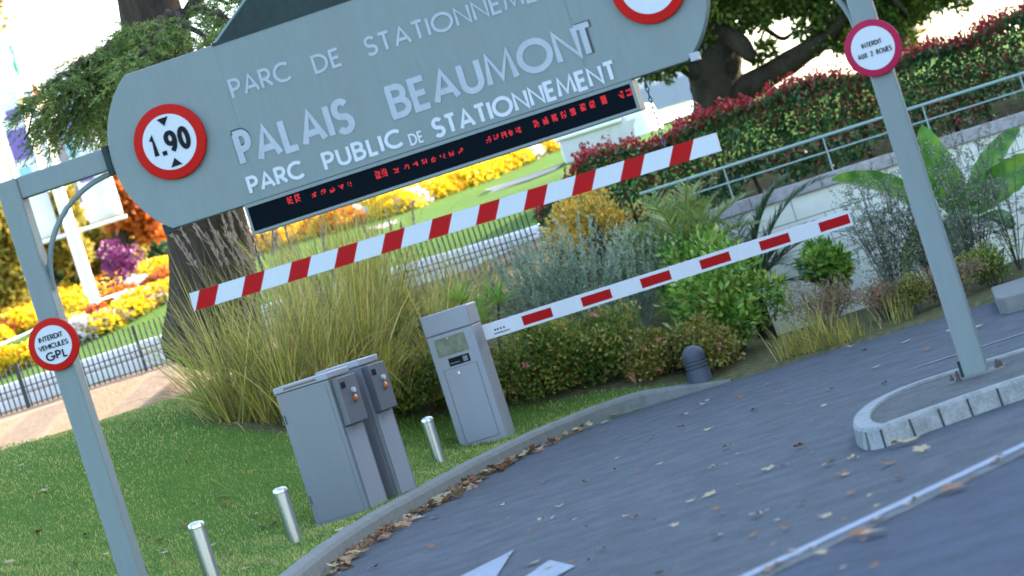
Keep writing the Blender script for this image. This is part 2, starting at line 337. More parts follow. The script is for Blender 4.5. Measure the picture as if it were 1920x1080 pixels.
A[:n, :n] = tps(D2)+np.eye(n)*.25; A[:n, n] = 1; A[:n, n+1:] = CPA[:, :2]; A[n, :n] = 1; A[n+1:, :n] = CPA[:, :2].T
SOL = np.linalg.solve(A, np.concatenate([CPA[:, 2], [0, 0, 0]]))
def edge_h(x): return np.interp(x, [-3, .8, 1.5, 2.2, 6], [.15, .14, .05, .03, .03])
SEG = (ES[:-1], ES[1:]-ES[:-1])
def edge_d(xy):
    out = np.empty(len(xy))
    for i in range(0, len(xy), 4000):
        q = xy[i:i+4000]; a, ab = SEG; t = np.clip(((q[:, None]-a)*ab).sum(-1)/(ab*ab).sum(-1), 0, 1)
        out[i:i+4000] = np.sqrt((((q[:, None]-a-ab*t[..., None])**2).sum(-1)).min(1))
    return out
def zt(xy):
    xy = np.atleast_2d(np.asarray(xy, float)); z = np.empty(len(xy))
    for i in range(0, len(xy), 4000):
        q = xy[i:i+4000]; r2 = ((q[:, None]-CPA[None, :, :2])**2).sum(-1)
        z[i:i+4000] = tps(r2) @ SOL[:n]+SOL[n]+q @ SOL[n+1:]
    x, y = xy[:, 0], xy[:, 1]
    kx = np.clip((x-1.0)/1.3, 0, 1); z = np.where((y < 34.2) & (y > 29), np.minimum(z, .10+(1-kx)*1.3), z)
    right = x > 2.3
    z = np.where(right & (y < 34.2), np.minimum(z, .10), z); z = np.where((x > 1.95) & (y >= 34.2), np.maximum(z, 1.5), z)
    z = np.clip(z, .02, np.interp(x, [3, 6], [3.6, 2.7])); d = edge_d(xy); k = np.clip(d/.7, 0, 1); e = edge_h(x)
    return e*(1-k)+np.maximum(z, .02)*k
def ground(x, y): return float(zt([(x, y)])[0])
def hit(px, py, y0=20, y1=75):
    ys = np.arange(y0, y1, .1); u, v = uv(px, py); xy = np.stack([u/F*ys, ys], 1); zr = EYE-(v-VH)/F*ys; zz = zt(xy)
    k = np.nonzero(zr < zz)[0]; i = k[0] if len(k) else len(ys)-1
    return Vector((xy[i, 0], ys[i], zz[i]))
# sheet laid along the kerb line and fanning out behind it
a = resample(ES[(ES[:, 1] < 20)], 2.5); b = resample(ES[(ES[:, 1] >= 18) & (ES[:, 0] < 9)], .16); c = resample(ES[ES[:, 0] >= 8], 6)
LNE = np.concatenate([a[a[:, 1] < b[0, 1]-.1], b, c[c[:, 0] > b[-1, 0]+.5]])
tg = np.gradient(LNE, axis=0); tg = tg/np.linalg.norm(tg, axis=1, keepdims=True)
for _ in range(6): tg[1:-1] = (tg[:-2]+2*tg[1:-1]+tg[2:])/4
tg = tg/np.linalg.norm(tg, axis=1, keepdims=True); NRM = np.stack([-tg[:, 1], tg[:, 0]], 1)
DS = np.concatenate([[-.03, .09], np.arange(.2, 8, .15), np.arange(8, 32, .5), [35, 40, 50, 70, 110, 200, 400]])
XY = LNE[:, None]+NRM[:, None]*DS[None, :, None]; sh = XY.shape[:2]; XYf = XY.reshape(-1, 2); Z = zt(XYf); Z.reshape(sh)[:, 0] = -.05
V = np.column_stack([XYf, Z]); idx = np.arange(len(V)).reshape(sh)
Fq = np.stack([idx[:-1, :-1], idx[1:, :-1], idx[1:, 1:], idx[:-1, 1:]], -1).reshape(-1, 4)
tr = struct(npmesh('ground', V, Fq, GROUND, smooth=True))
def smoothstep(x, a, b): t = np.clip((x-a)/(b-a), 0, 1); return t*t*(3-2*t)
x, y = XYf[:, 0], XYf[:, 1]
mulch = smoothstep(y+.25*np.sin(x*1.3), 30.9, 31.8)*(1-smoothstep(y, 37.4, 37.9))*(1-smoothstep(x, .8, 1.6))
def bedline(x): return np.interp(x, [-2.6, -1.7, -.5, .5, 1.2, 2.0, 2.8], [31.5, 30.2, 30.85, 30.8, 30.3, 29.6, 28.8])
soil = smoothstep(y-bedline(x), -.15, .3)*smoothstep(x, -2.6, -1.9)*(1-smoothstep(y, 36.6, 37.4))
soil = np.maximum(soil, np.exp(-(((x+2.4)/.8)**2+((y-28.9)/.6)**2)))
for nm, arr in (('mulch', mulch), ('soil', soil)):
    at = tr.data.attributes.new(nm, 'FLOAT', 'POINT'); at.data.foreach_set('value', arr.astype(np.float32))

# roads
mb = MB(); mb.add([(-300, -200, -.004), (300, -200, -.004), (300, 60, -.004), (-300, 60, -.004)], [(0, 1, 2, 3)]); struct(mb.build('street', STREET))
LA, LB = G(1398, 1086), G(1922, 838)          # the white line between driveway and street
dl = (LB-LA).normalized(); nl = Vector((dl.y, -dl.x, 0))           # towards the street
fa, fb = LA-dl*30, LA+dl*((29.2-LA.y)/dl.y)
mb = MB(); e = [tuple(p) for p in ES if p[1] > -55]
poly = [(p[0]+.03, p[1]+.03) for p in e if p[0] < 60]
pts = [(fa.x, fa.y), (fb.x, fb.y), (60, 60)]
# driveway sheet from the kerb line to the white line
left = [p for p in poly if p[1] > 11.5]
n0 = len(left); ring = [(fa.x, fa.y)]+[(fb.x, fb.y)]+[(poly[-1][0], poly[-1][1])]
tj = (-2.17-LA.x)/dl.x
road = [(-2.17, LA.y+dl.y*tj), (fb.x, fb.y), (fb.x, 29.33)]+[p for p in reversed(left) if p[0] < fb.x-.3]
bm = bmesh.new(); vs = [bm.verts.new((x_, y_, 0)) for x_, y_ in road]; bm.faces.new(vs); bmesh.ops.triangulate(bm, faces=bm.faces[:])
me = bpy.data.meshes.new('road'); bm.normal_update(); bm.to_mesh(me); me.materials.append(ASPHALT); ro = bpy.data.objects.new('road', me); COL.objects.link(ro); struct(ro)
def strip(name, a, b, w0, w1, z, mat):
    mb = MB(); mb.add([a+nl*w0+Vector((0, 0, z)), a+nl*w1+Vector((0, 0, z)), b+nl*w1+Vector((0, 0, z)), b+nl*w0+Vector((0, 0, z))], [(0, 1, 2, 3)]); return struct(mb.build(name, mat))
gq = [LA-dl*14-nl*.005, LA-dl*14+nl*.19, fb+nl*.19, fb-nl*.005]; mb = MB(); mb.slab([(q.x, q.y) for q in gq], -.05, .004); struct(mb.build('gutter', GUTTER)); strip('road_line', LA-dl*14, fb, -.085, .035, .008, LINE)
# arrow painted on the driveway
def flat(name, px, z, mat):
    bm = bmesh.new(); vs = [bm.verts.new(G(a, b, z)) for a, b in px]; bm.faces.new(vs); bm.normal_update()
    for f in bm.faces:
        if f.normal.z < 0: f.normal_flip()
    me = bpy.data.meshes.new(name); bm.to_mesh(me); me.materials.append(mat); o = bpy.data.objects.new(name, me); COL.objects.link(o); return struct(o)
flat('arrow_marking', [(963, 1031), (925, 1090), (905, 1120), (790, 1110), (864, 1080)], .008, LINE)
flat('arrow_marking', [(1030, 1050), (1079, 1061), (1030, 1088), (960, 1120), (930, 1110), (985, 1081)], .008, LINE)
# far line beside the island
a, b = G(1702, 696), G(1990, 604); t = Vector((0, .045, .008)); mb = MB(); mb.add([a-t*0+Vector((0, 0, .008)), b+Vector((0, 0, .008)), b+t, a+Vector((.2, .06, .008))], [(0, 1, 2, 3)]); struct(mb.build('road_line', LINE))

# kerb along the lawn
K = resample(ES[(ES[:, 1] > 8) & (ES[:, 0] < 1.75)], .12); tk = np.gradient(K, axis=0); tk /= np.linalg.norm(tk, axis=1, keepdims=True); nk = np.stack([-tk[:, 1], tk[:, 0]], 1)
prof = [(0, -.03), (.012, .12), (.03, .15), (.05, .16), (.14, .165), (.155, .15), (.155, -.03)]; kv = []
for i, p in enumerate(K):
    f = min(1, max(.15, (1.75-p[0])/.9)); gap = -.004 if i % 8 == 0 else 0
    kv += [(p[0]+nk[i, 0]*d, p[1]+nk[i, 1]*d, (z*f if z > 0 else z)+(gap if .1 < z else 0)+random.uniform(-.0008, .0008)) for d, z in prof]
mb = MB(); m_ = len(prof); mb.add(kv, [(i*m_+k, i*m_+k+1, (i+1)*m_+k+1, (i+1)*m_+k) for i in range(len(K)-1) for k in range(m_-1)], 0, True)
struct(mb.build('kerb', CONC, sharp=25))

# traffic island
IH = .125
near = [G(px, py, IH) for px, py in ((2120, 640), (1990, 682), (1920, 706), (1850, 728), (1780, 753), (1700, 781), (1650, 800))]
nose = [G(px, py, IH) for px, py in ((1618, 806), (1601, 800), (1596, 789), (1603, 775), (1625, 757))]
far = [G(px, py, IH) for px, py in ((1660, 738), (1715, 716), (1800, 689), (1880, 664), (1960, 639), (2150, 580))]
OUT = [(p.x, p.y) for p in near+nose+far]; OUT = chaikin(OUT, 2); OUT = [tuple(p) for p in resample(OUT, .05)]
o_ = np.array(OUT); tt = np.gradient(o_, axis=0)
for _ in range(10): tt[1:-1] = (tt[:-2]+2*tt[1:-1]+tt[2:])/4
tt /= np.linalg.norm(tt, axis=1, keepdims=True); nn = np.stack([tt[:, 1], -tt[:, 0]], 1)     # inward (ring runs clockwise)
cen = o_.mean(0); 
if ((cen-o_[len(o_)//2])*nn[len(o_)//2]).sum() < 0: nn = -nn
mb = MB(); pr = [(-.012, -.03), (0, IH-.02), (.012, IH), (.11, IH), (.115, IH-.015)]; kv = []
for i in range(len(o_)):
    kv += [(o_[i, 0]+nn[i, 0]*d, o_[i, 1]+nn[i, 1]*d, z) for d, z in pr]
k_ = len(pr); mb.add(kv, [(i*k_+j, (i+1)*k_+j, (i+1)*k_+j+1, i*k_+j+1) for i in range(len(o_)-1) for j in range(k_-1)], 0, True)
s_acc = 0; last = 0
for i in range(2, len(o_)-1):                         # joints between the stones
    s_acc += np.linalg.norm(o_[i]-o_[i-1])
    if s_acc-last > (.19 if abs(nn[i, 0]) < .93 else .13):
        last = s_acc; p = Vector((*o_[i], 0)); t_ = Vector((*tt[i], 0))*.006; q = Vector((*nn[i], 0))
        pts = [p-q*.016-t_, p-q*.016+t_, p-q*.004+t_+Vector((0, 0, IH-.018)), p-q*.004-t_+Vector((0, 0, IH-.018))]
        mb.add(pts, [(0, 1, 2, 3), (3, 2, 1, 0)], 1)
struct(mb.build('island_kerb', [STONE, JOINT], sharp=25))
inn = o_+nn*.10; bm = bmesh.new(); bm.faces.new([bm.verts.new((x_, y_, IH-.015)) for x_, y_ in inn]); bmesh.ops.triangulate(bm, faces=bm.faces[:]); bm.normal_update()
for f in bm.faces:
    if f.normal.z < 0: f.normal_flip()
me = bpy.data.meshes.new('traffic_island'); bm.to_mesh(me); me.materials.append(ISLE); io = bpy.data.objects.new('traffic_island', me); COL.objects.link(io); struct(io)
# raised pavement at the far right
c0 = G(1892, 588); mb = MB(); q0 = [(c0.x, c0.y), (c0.x+.5, c0.y-.45), (c0.x+9, c0.y-1.2), (c0.x+9, 29.28), (c0.x+.25, 29.28), (c0.x-.02, c0.y+.35)]
mb.slab(q0, -.03, .14, 0); struct(mb.build('pavement', CONC, bevel=.015))
# ------------------------------------------------------------------ stroke lettering (sans capitals)
def arc(cx, cy, rx, ry, a0, a1, n=16): return [(cx+rx*math.cos(R(a0+(a1-a0)*i/n)), cy+ry*math.sin(R(a0+(a1-a0)*i/n))) for i in range(n+1)]
PB = [(-.08, 1), (.24, 1)]+arc(.24, .73, .26, .27, 90, -90, 10)+[(0, .46)]
GL = {'A': (.74, [[(0, 0), (.37, 1), (.74, 0)], [(.13, .3), (.61, .3)]]), 'B': (.54, [[(0, 0), (0, 1)], [(-.08, 1), (.24, 1)]+arc(.24, .765, .235, .235, 90, -90, 10)+[(0, .53)], [(-.08, 0), (.26, 0)]+arc(.26, .265, .28, .265, -90, 90, 10)+[(0, .53)]]),
      'C': (.78, [arc(.48, .5, .48, .5, 48, 312, 24)]), 'D': (.70, [[(0, 0), (0, 1), (.22, 1)]+arc(.22, .5, .48, .5, 90, -90, 16)+[(0, 0)]]), 'E': (.44, [[(.44, 1), (0, 1), (0, 0), (.44, 0)], [(0, .52), (.4, .52)]]),
      'G': (.9, [arc(.48, .5, .48, .5, 45, 340, 24)+[(.96, .46), (.52, .46)]]), 'H': (.62, [[(0, 0), (0, 1)], [(.62, 0), (.62, 1)], [(0, .52), (.62, .52)]]), 'I': (0, [[(0, 0), (0, 1)]]), 'L': (.4, [[(0, 1), (0, 0), (.4, 0)]]),
      'M': (.9, [[(0, 0), (.1, 1), (.45, .12), (.8, 1), (.9, 0)]]), 'N': (.68, [[(0, 0), (0, 1), (.68, 0), (.68, 1)]]), 'O': (1, [arc(.5, .5, .5, .5, 90, 450, 32)]), 'P': (.5, [[(0, 0), (0, 1)], PB]), 'R': (.54, [[(0, 0), (0, 1)], PB, [(.22, .46), (.54, 0)]]),
      'S': (.5, [arc(.25, .745, .235, .255, 28, 270, 14)+arc(.25, .245, .25, .245, 88, -150, 14)]), 'T': (.54, [[(0, 1), (.54, 1)], [(.27, 1), (.27, 0)]]), 'U': (.6, [[(0, 1), (0, .3)]+arc(.3, .3, .3, .3, 180, 360, 12)+[(.6, 1)]]),
      'V': (.66, [[(0, 1), (.33, 0), (.66, 1)]]), 'X': (.6, [[(0, 0), (.6, 1)], [(0, 1), (.6, 0)]]), '1': (.24, [[(0, .82), (.24, 1), (.24, 0)]]), '2': (.5, [arc(.25, .74, .25, .26, 165, -20, 12)+[(0, 0), (.5, 0)]]),
      '9': (.46, [arc(.23, .7, .23, .3, 0, 360, 20), [(.46, .7), (.45, .5), (.36, .2), (.2, 0)]]), '0': (.46, [arc(.23, .5, .23, .5, 90, 450, 24)]), '.': (0, [[(0, -.1), (0, .14)]])}
def ribbon2(pts, h):
    pts = [p for i, p in enumerate(pts) if i == 0 or math.dist(p, pts[i-1]) > h*.12]
    closed = math.dist(pts[0], pts[-1]) < 1e-6; P_ = pts[:-1] if closed else pts; n = len(P_); Ls, Rs = [], []
    for i in range(n):
        a = P_[(i-1) % n] if (closed or i > 0) else None; b = P_[(i+1) % n] if (closed or i < n-1) else None; p = P_[i]
        def nr(q, r): d = math.hypot(r[0]-q[0], r[1]-q[1]) or 1; return (-(r[1]-q[1])/d, (r[0]-q[0])/d)
        n1 = nr(a, p) if a else nr(p, b); n2 = nr(p, b) if b else n1
        mx, my = n1[0]+n2[0], n1[1]+n2[1]; l2 = mx*mx+my*my
        k = min(2/max(l2, 1e-6), 1.45/max(math.sqrt(l2), 1e-3)); 
        Ls.append((p[0]+mx*k*h, p[1]+my*k*h)); Rs.append((p[0]-mx*k*h, p[1]-my*k*h))
    return Ls, Rs, closed
def lettering(name, txt, x0, x1, zb, cap, mat, parent, y, wt=.085, space=.55, tilt=0, mir=1, small=None):
    hw = wt*cap; adv = []; track = None
    nat = sum((GL[c][0] if c != ' ' else space) for c in txt)*cap; k = len(txt)-1
    wid = (x1-x0)-2*hw; sx = 1.0; track = (wid-nat)/max(k, 1) if k else 0
    if not k and nat > 0: sx = wid/nat
    mn = .22*cap
    if k and track < mn: sx = max(.3, (wid-mn*k)/nat); track = (wid-nat*sx)/k
    if k and track > .42*cap: sx = min(1.35, (wid-.42*cap*k)/nat); track = (wid-nat*sx)/k
    mb = MB(); x = x0+hw; lay = 0
    for c in txt:
        if c == ' ': x += space*cap*sx+track; continue
        wd, st = GL[c]
        for s_ in st:
            pts = [(x+px*cap*sx, zb+hw+py*(cap-2*hw)) for px, py in s_]
            Ls, Rs, cl = ribbon2(pts, hw); n = len(Ls); yf = y-.004-.0005*(lay % 3); lay += 1
            vs = [(p[0], yf, p[1]) for p in Ls]+[(p[0], yf, p[1]) for p in Rs]+[(p[0], y+.003, p[1]) for p in Ls]+[(p[0], y+.003, p[1]) for p in Rs]
            fs = []
            for i in range(n if cl else n-1):
                j = (i+1) % n; fs += [(i, n+i, n+j, j), (i, j, 2*n+j, 2*n+i), (n+i, 3*n+i, 3*n+j, n+j)]
            if not cl: fs += [(0, 2*n, 3*n, n), (n-1, 2*n-1, 4*n-1, 3*n-1)]
            mb.add(vs, fs)
        x += wd*cap*sx+track
    o = mb.build(name, mat, parent); return o

# ------------------------------------------------------------------ entrance gantry
GA = R(12); GO = Vector((-58/F*20.6, 20.6, 0)); ge = Vector((math.cos(GA), -math.sin(GA), 0)); gn = Vector((math.sin(GA), math.cos(GA), 0))
def gp(px, py, dy=0.0):
    u, v = uv(px, py); d = Vector((u/F, 1, -(v-VH)/F)); o = Vector((0, 0, EYE)); t = ((GO+gn*dy-o).dot(gn))/d.dot(gn); p = o+d*t-GO
    return p.dot(ge), p.z
gantry = thing('entrance_gantry', 'grey green steel gantry with a long round ended name board across the car park entrance', 'gantry', GO, -GA)
PW = .075
lx = gp(57, 482, -PW)[0]-.012; rx = gp(1781, 545, -PW)[0]; 
lgz = ground(*(GO+ge*lx).xy)
armt = gp(95, 313, 0)[1]; armb = gp(118, 349, 0)[1]
for x_, zb in ((lx, lgz-.1), (rx, IH-.014)):
    mb = MB(); mb.box(x_-PW, x_+PW, -PW, PW, zb, armt); mb.build('post', GATE, gantry, bevel=.012)
bx0, bz0 = gp(203, 262); bx1, _ = gp(1345, 20); zt_ = gp(330, 110)[1]; zb_ = gp(400, 405)[1]; zmid = (zt_+zb_)/2; hh = (zt_-zb_)/2
sag = gp(240, 140)[0]-bx0; Rr = (hh*hh+sag*sag)/(2*sag); half = math.asin(hh/Rr)
mainx0 = gp(408, 87)[0]; ctr = (bx0+bx1)/2; mainx1 = 2*ctr-mainx0
for s_ in (-1, 1):
    xe = bx0 if s_ < 0 else bx1; xp = lx+PW if s_ < 0 else rx-PW
    mb = MB(); mb.box(min(xp, xe-s_*.0), max(xp, xe+0*s_), -.06, .06, armb, armt); mb.build('arm', GATE, gantry, bevel=.008)
    mb = MB(); fx = xe+s_*.0; mb.box(fx-.02+s_*.02, fx+.02+s_*.02, -.085, .085, armb-.04, armt+.012); mb.build('flange', GATE_DK, gantry, bevel=.004)
    pts = []; xs = xe+s_*.015; zl = gp(106, 542)[1]; ra = abs(xp-xs); rz_ = armb-.02-zl
    for i in range(13):
        an = R(90*i/12); pts.append((xs+s_*ra*(math.sin(an)), 0, zl+rz_*math.cos(an)))
    mb = MB(); mb.tube(pts, .019, 10); mb.build('brace', GATE, gantry)
# board: two round ended plates and the main panel
left_arc = [(bx0+Rr-Rr*math.cos(half*(1-2*i/24)), zmid+Rr*math.sin(half*(1-2*i/24))) for i in range(25)]
board = MB(); poly = left_arc+[(2*ctr-x_, z_) for x_, z_ in reversed(left_arc)]; board.prism([(a_, b_) for a_, b_ in poly], -.075, .075)
bo = board.build('name_board', GATE, gantry, bevel=.006)
mb = MB(); mb.prism([(mainx0, zb_+.004), (mainx1, zb_+.004), (mainx1, zt_-.004), (mainx0, zt_-.004)], -.0785, -.072); mb.build('main_panel', GATE, bo, bevel=.0015)
mb = MB(); nx0, nz0 = gp(303, 402); mb.box(nx0, nx0+.075, -.06, .06, zb_-.02, zb_+.045); mb.build('bracket', GATE_DK, gantry)
mb = MB(); nx1 = 2*ctr-nx0; mb.box(nx1-.05, nx1, -.08, .06, zb_-.012, zb_+.04); mb.build('bracket', LETTER, gantry)
apx = (ctr, zt_+(mainx1-mainx0)/2*.72)
mb = MB(); mb.prism([(mainx0+.01, zt_+.004), (mainx1-.01, zt_+.004), apx], -.05, .05, 0); ped = mb.build('pediment', GATE_DK, gantry)
for s_ in (0, 1):
    a_ = Vector((mainx0 if s_ == 0 else mainx1, 0, zt_+.012)); b_ = Vector((apx[0], 0, apx[1]+.012)); mb = MB(); mb.tube([a_, b_], .017, 6); mb.build('edge_trim', GATE, ped)
mb = MB(); mb.box(mainx0-.01, mainx1+.01, -.083, -.05, zt_-.012, zt_+.008); mb.build('ledge', GATE_DK, gantry)
def word(t, p0, p1, capref, mat, wt, y=-.0785, name='lettering', par=None):
    x0, z0 = gp(*p0, y); x1, z1 = gp(*p1, y); _, zc = gp(*capref, y); return lettering(name, t, x0, x1, z0, zc-z0, mat, par or bo, y, wt)
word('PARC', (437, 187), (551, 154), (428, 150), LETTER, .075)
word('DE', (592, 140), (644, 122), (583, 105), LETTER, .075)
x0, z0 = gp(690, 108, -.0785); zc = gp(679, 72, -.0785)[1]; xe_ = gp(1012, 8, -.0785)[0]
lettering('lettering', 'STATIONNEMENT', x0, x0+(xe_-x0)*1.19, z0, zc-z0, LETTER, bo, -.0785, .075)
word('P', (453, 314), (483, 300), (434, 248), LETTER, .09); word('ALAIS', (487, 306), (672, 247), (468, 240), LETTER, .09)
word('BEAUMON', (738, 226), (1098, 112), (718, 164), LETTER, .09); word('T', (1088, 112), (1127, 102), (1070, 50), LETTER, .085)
x0, z0 = gp(1088, 112, -.0785); x1, _ = gp(1127, 102, -.0785); zc = gp(1070, 50, -.0785)[1]
# dark outlines of the two replaced letters
x0p, z0p = gp(453, 314, -.0785); zcp = gp(434, 248, -.0785)[1]
lettering('letter_backing', 'P', x0p-.004, x0p+.12, z0p+.012, zcp-z0p, LETTER_DK, bo, -.0765, .085); lettering('letter_backing', 'T', x0+.004, x1+.016, z0-.008, zc-z0+.016, LETTER_DK, bo, -.0765, .10)
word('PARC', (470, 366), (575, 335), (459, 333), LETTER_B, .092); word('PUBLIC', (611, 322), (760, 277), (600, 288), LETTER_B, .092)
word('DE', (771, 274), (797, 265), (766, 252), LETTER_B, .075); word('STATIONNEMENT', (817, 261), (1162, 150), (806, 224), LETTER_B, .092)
# bolts and foot of the posts
mb = MB(); mb.box(rx-.17, rx+.18, -.12, .12, IH-.018, IH-.004); mb.build('base_plate', CONC, gantry, bevel=.004)
for bx, by in ((-.15, -.10), (-.11, -.12), (.14, -.10), (.16, -.03), (.13, .11), (-.13, .11)):
    mb = MB(); mb.lathe([(0, .215), (.008, .215), (.008, .196), (.014, .195), (.014, .178), (.018, .177), (.018, .165)], 8, c=(rx+bx, by, IH-.18)); mb.build('anchor_bolt', RUST, gantry)
mb = MB(); mb.box(rx-.095, rx-.079, -.05, .04, IH-.01, IH+.10); mb.build('gusset', GATE_DK, gantry)

# round signs
def round_sign(label, px, py, rpx, ring, y, words, inner=.74, border=False):
    cx, cz = gp(px, py, y); r = rpx/F*(GO.y+gn.y*y-ge.y*0-math.sin(GA)*cx)
    o = thing('round_sign', label, 'road sign', GO+ge*cx+gn*y+Vector((0, 0, cz)), -GA)
    mb = MB(); mb.lathe([(0, .018), (r*.97, .018), (r, .012), (r, -.004), (r*.985, -.008), (r*.96, -.009), (0, -.009)], 48, axis='y'); mb.build('ring', ring, o)
    mb = MB(); mb.lathe([(r*inner, -.008), (r*inner, -.0115), (0, -.0115)], 48, axis='y'); mb.build('face', WHITE, o)
    mb = MB(); mb.lathe([(r*.5, .019), (r*.5, .03), (0, .03)], 12, axis='y'); mb.build('mount', GATE_DK, o)
    for (t, x0, x1, zb, cap, wt) in words: lettering('lettering', t, x0*r, x1*r, zb*r, cap*r, BLACK, o, -.0118, wt)
    return o, r
o, r = round_sign('red ringed height limit sign reading 1.90 on the left end of the board', 319, 266, 71, RED, -.10, [('1', -.54, -.37, -.32, .62, .10), ('.', -.27, -.19, -.32, .62, .10), ('9', -.13, .22, -.32, .62, .10), ('0', .25, .58, -.32, .62, .10)])
for sg in (1, -1):
    mb = MB(); mb.prism([(-.16*r, sg*.66*r), (0, sg*.44*r), (.16*r, sg*.66*r)][::-sg], -.0150, -.0118); mb.build('arrowhead', BLACK, o)
round_sign('red ringed white sign cut off by the top edge at the right board end', 1215, -27, 72, RED, -.10, [])
o, r = round_sign('red ringed sign reading interdit vehicules GPL on the left post', 101, 646, 50, RED, -PW-.03, [('INTERDIT', -.50, .48, .20, .20, .075), ('VEHICULES', -.60, .60, -.12, .20, .075), ('GPL', -.42, .44, -.56, .33, .085)], .73)
round_sign('crimson ringed sign reading interdit aux 2 roues on the right post', 1637, 90, 54, CRIMSON, -PW-.03, [('INTERDIT', -.36, .36, .08, .17, .07), ('AUX 2 ROUES', -.60, .62, -.26, .18, .07)], .76)

# LED display hanging under the board
lx0, lzt = gp(458, 387, -.09); lx1, _ = gp(1183, 147, -.09); lzb = gp(474, 441, -.09)[1]; lzt = zb_-.002; LH = lzt-lzb
led = thing('message_display', 'long black scrolling message display with red dots under the name board', 'display', GO+ge*((lx0+lx1)/2)+Vector((0, 0, lzb)), -GA)
hw_ = (lx1-lx0)/2
mb = MB(); mb.box(-hw_, hw_, -.085, .13, 0, LH); mb.build('case', paint('display_case', (.24, .23, .21), .5, 0, .08), led, bevel=.004)
mb = MB()
for (x0, x1, z0, z1) in ((-hw_, hw_, LH-.022, LH), (-hw_, hw_, 0, .018), (-hw_, -hw_+.018, .018, LH-.022), (hw_-.018, hw_, .018, LH-.022)): mb.box(x0, x1, -.098, -.0855, z0, z1)
mb.build('frame', GATE, led)
mb = MB(); mb.box(-hw_+.018, hw_-.018, -.089, -.0852, .018, LH-.022); mb.build('screen', LEDGLASS, led)
mb = MB(); pitch = LH/26
def dot(x_, z_):
    s = pitch*.36; mb.add([(x_-s, -.0905, z_-s), (x_+s, -.0905, z_-s), (x_+s, -.0905, z_+s), (x_-s, -.0905, z_+s)], [(0, 1, 2, 3)])
def glyphs(pa, pb, n, hgt, dens, lift=0):
    for k in range(n):
        f = (k+.5)/n; px_, py_ = pa[0]+(pb[0]-pa[0])*f, pa[1]+(pb[1]-pa[1])*f; x_, z_ = gp(px_, py_, -.09); x_ -= (lx0+lx1)/2; z_ -= lzb
        c0, r0 = round(x_/pitch), round(z_/pitch); g = [[random.random() < dens for _ in range(4)] for _ in range(hgt)]
        for j in range(hgt):
            for i in range(4):
                if g[j][i]: 
                    zz_ = (r0+j-hgt//2)*pitch
                    if .03 < zz_ < LH-.03: dot((c0+i-2)*pitch*1.15, zz_)
glyphs((573, 366), (600, 358), 2, 7, .7); glyphs((612, 356), (686, 336), 5, 4, .62); glyphs((718, 324), (740, 316), 2, 7, .68); glyphs((748, 317), (866, 281), 8, 4, .62)
glyphs((898, 267), (960, 247), 5, 5, .6); glyphs((975, 241), (1080, 205), 7, 6, .85); glyphs((1088, 203), (1096, 199), 1, 7, .9); glyphs((1114, 193), (1140, 184), 2, 6, .7)
mb.build('red_lettering', LED, led)

# striped height bar on chains
y_ = .02; ax, az_ = gp(362, 566, y_); bx, bz = gp(1347, 266, y_); BH = 35/F*20.6
hb = thing('height_bar', 'red and white striped height limit bar hanging on chains below the board', 'height bar', GO+ge*((ax+bx)/2)+gn*y_+Vector((0, 0, (az_+bz)/2)), -GA)
ln = bx-ax; tiltb = math.atan2(bz-az_, ln)
mb = MB(); pt = ln/11.08; rw = .42*pt; off = .13*pt+.0; edges = []; sl_ = .066
X0, X1 = -ln/2, ln/2
cuts = [X0]; 
for k in range(11): cuts += [X0+off+k*pt, X0+off+k*pt+rw]
cuts += [X1]
def sl(xc, z): return min(max(xc+sl_*(z/BH+0), X0), X1)
D_ = .035
def bx_at(xc, z, end): return xc if end else xc+sl_*(z/BH+.5)-sl_*.5
for k in range(len(cuts)-1):
    m = k % 2; a_, b_ = cuts[k], cuts[k+1]; ea, eb = k == 0, k == len(cuts)-2
    q = [bx_at(a_, -BH/2, ea), bx_at(b_, -BH/2, eb), bx_at(b_, BH/2, eb), bx_at(a_, BH/2, ea)]
    vs = [(q[0], -D_, -BH/2), (q[1], -D_, -BH/2), (q[2], -D_, BH/2), (q[3], -D_, BH/2), (q[0], D_, -BH/2), (q[1], D_, -BH/2), (q[2], D_, BH/2), (q[3], D_, BH/2)]
    fs = [(0, 1, 2, 3), (5, 4, 7, 6), (3, 2, 6, 7), (4, 5, 1, 0)]
    if ea: fs.append((4, 0, 3, 7))
    if eb: fs.append((1, 5, 6, 2))
    mb.add(vs, fs, m)
o = mb.build('bar', [WHITE, RED_TAPE], hb); o.rotation_euler.y = -tiltb
for pxa, pya, pxb, pyb in ((470, 436, 491, 512), (1208, 150, 1245, 290)):
    x0, z0 = gp(pxa, pya, y_); x1, z1 = gp(pxb, pyb, y_); x0 -= (ax+bx)/2; x1 = x0; zo = (az_+bz)/2; z1 = az_+(bz-az_)*((x1-X0)/ln)+BH/2-.01
    z0 = zb_ if pxa > 600 else lzb; mb = MB(); nl_ = max(3, int((z0-z1)/.034))
    for k in range(nl_):
        zc = z1+(k+.5)*(z0-z1)/nl_; h_ = (z0-z1)/nl_*.62; pts = []
        for a_ in range(9):
            an = 2*math.pi*a_/8; c_, s_ = math.cos(an)*.010, math.sin(an)*h_; pts.append((x0+(c_ if k % 2 else 0), (0 if k % 2 else c_), zc-zo+s_))
        mb.tube(pts, .0042, 5, cap=False)
    mb.build('chain', IRON, hb)

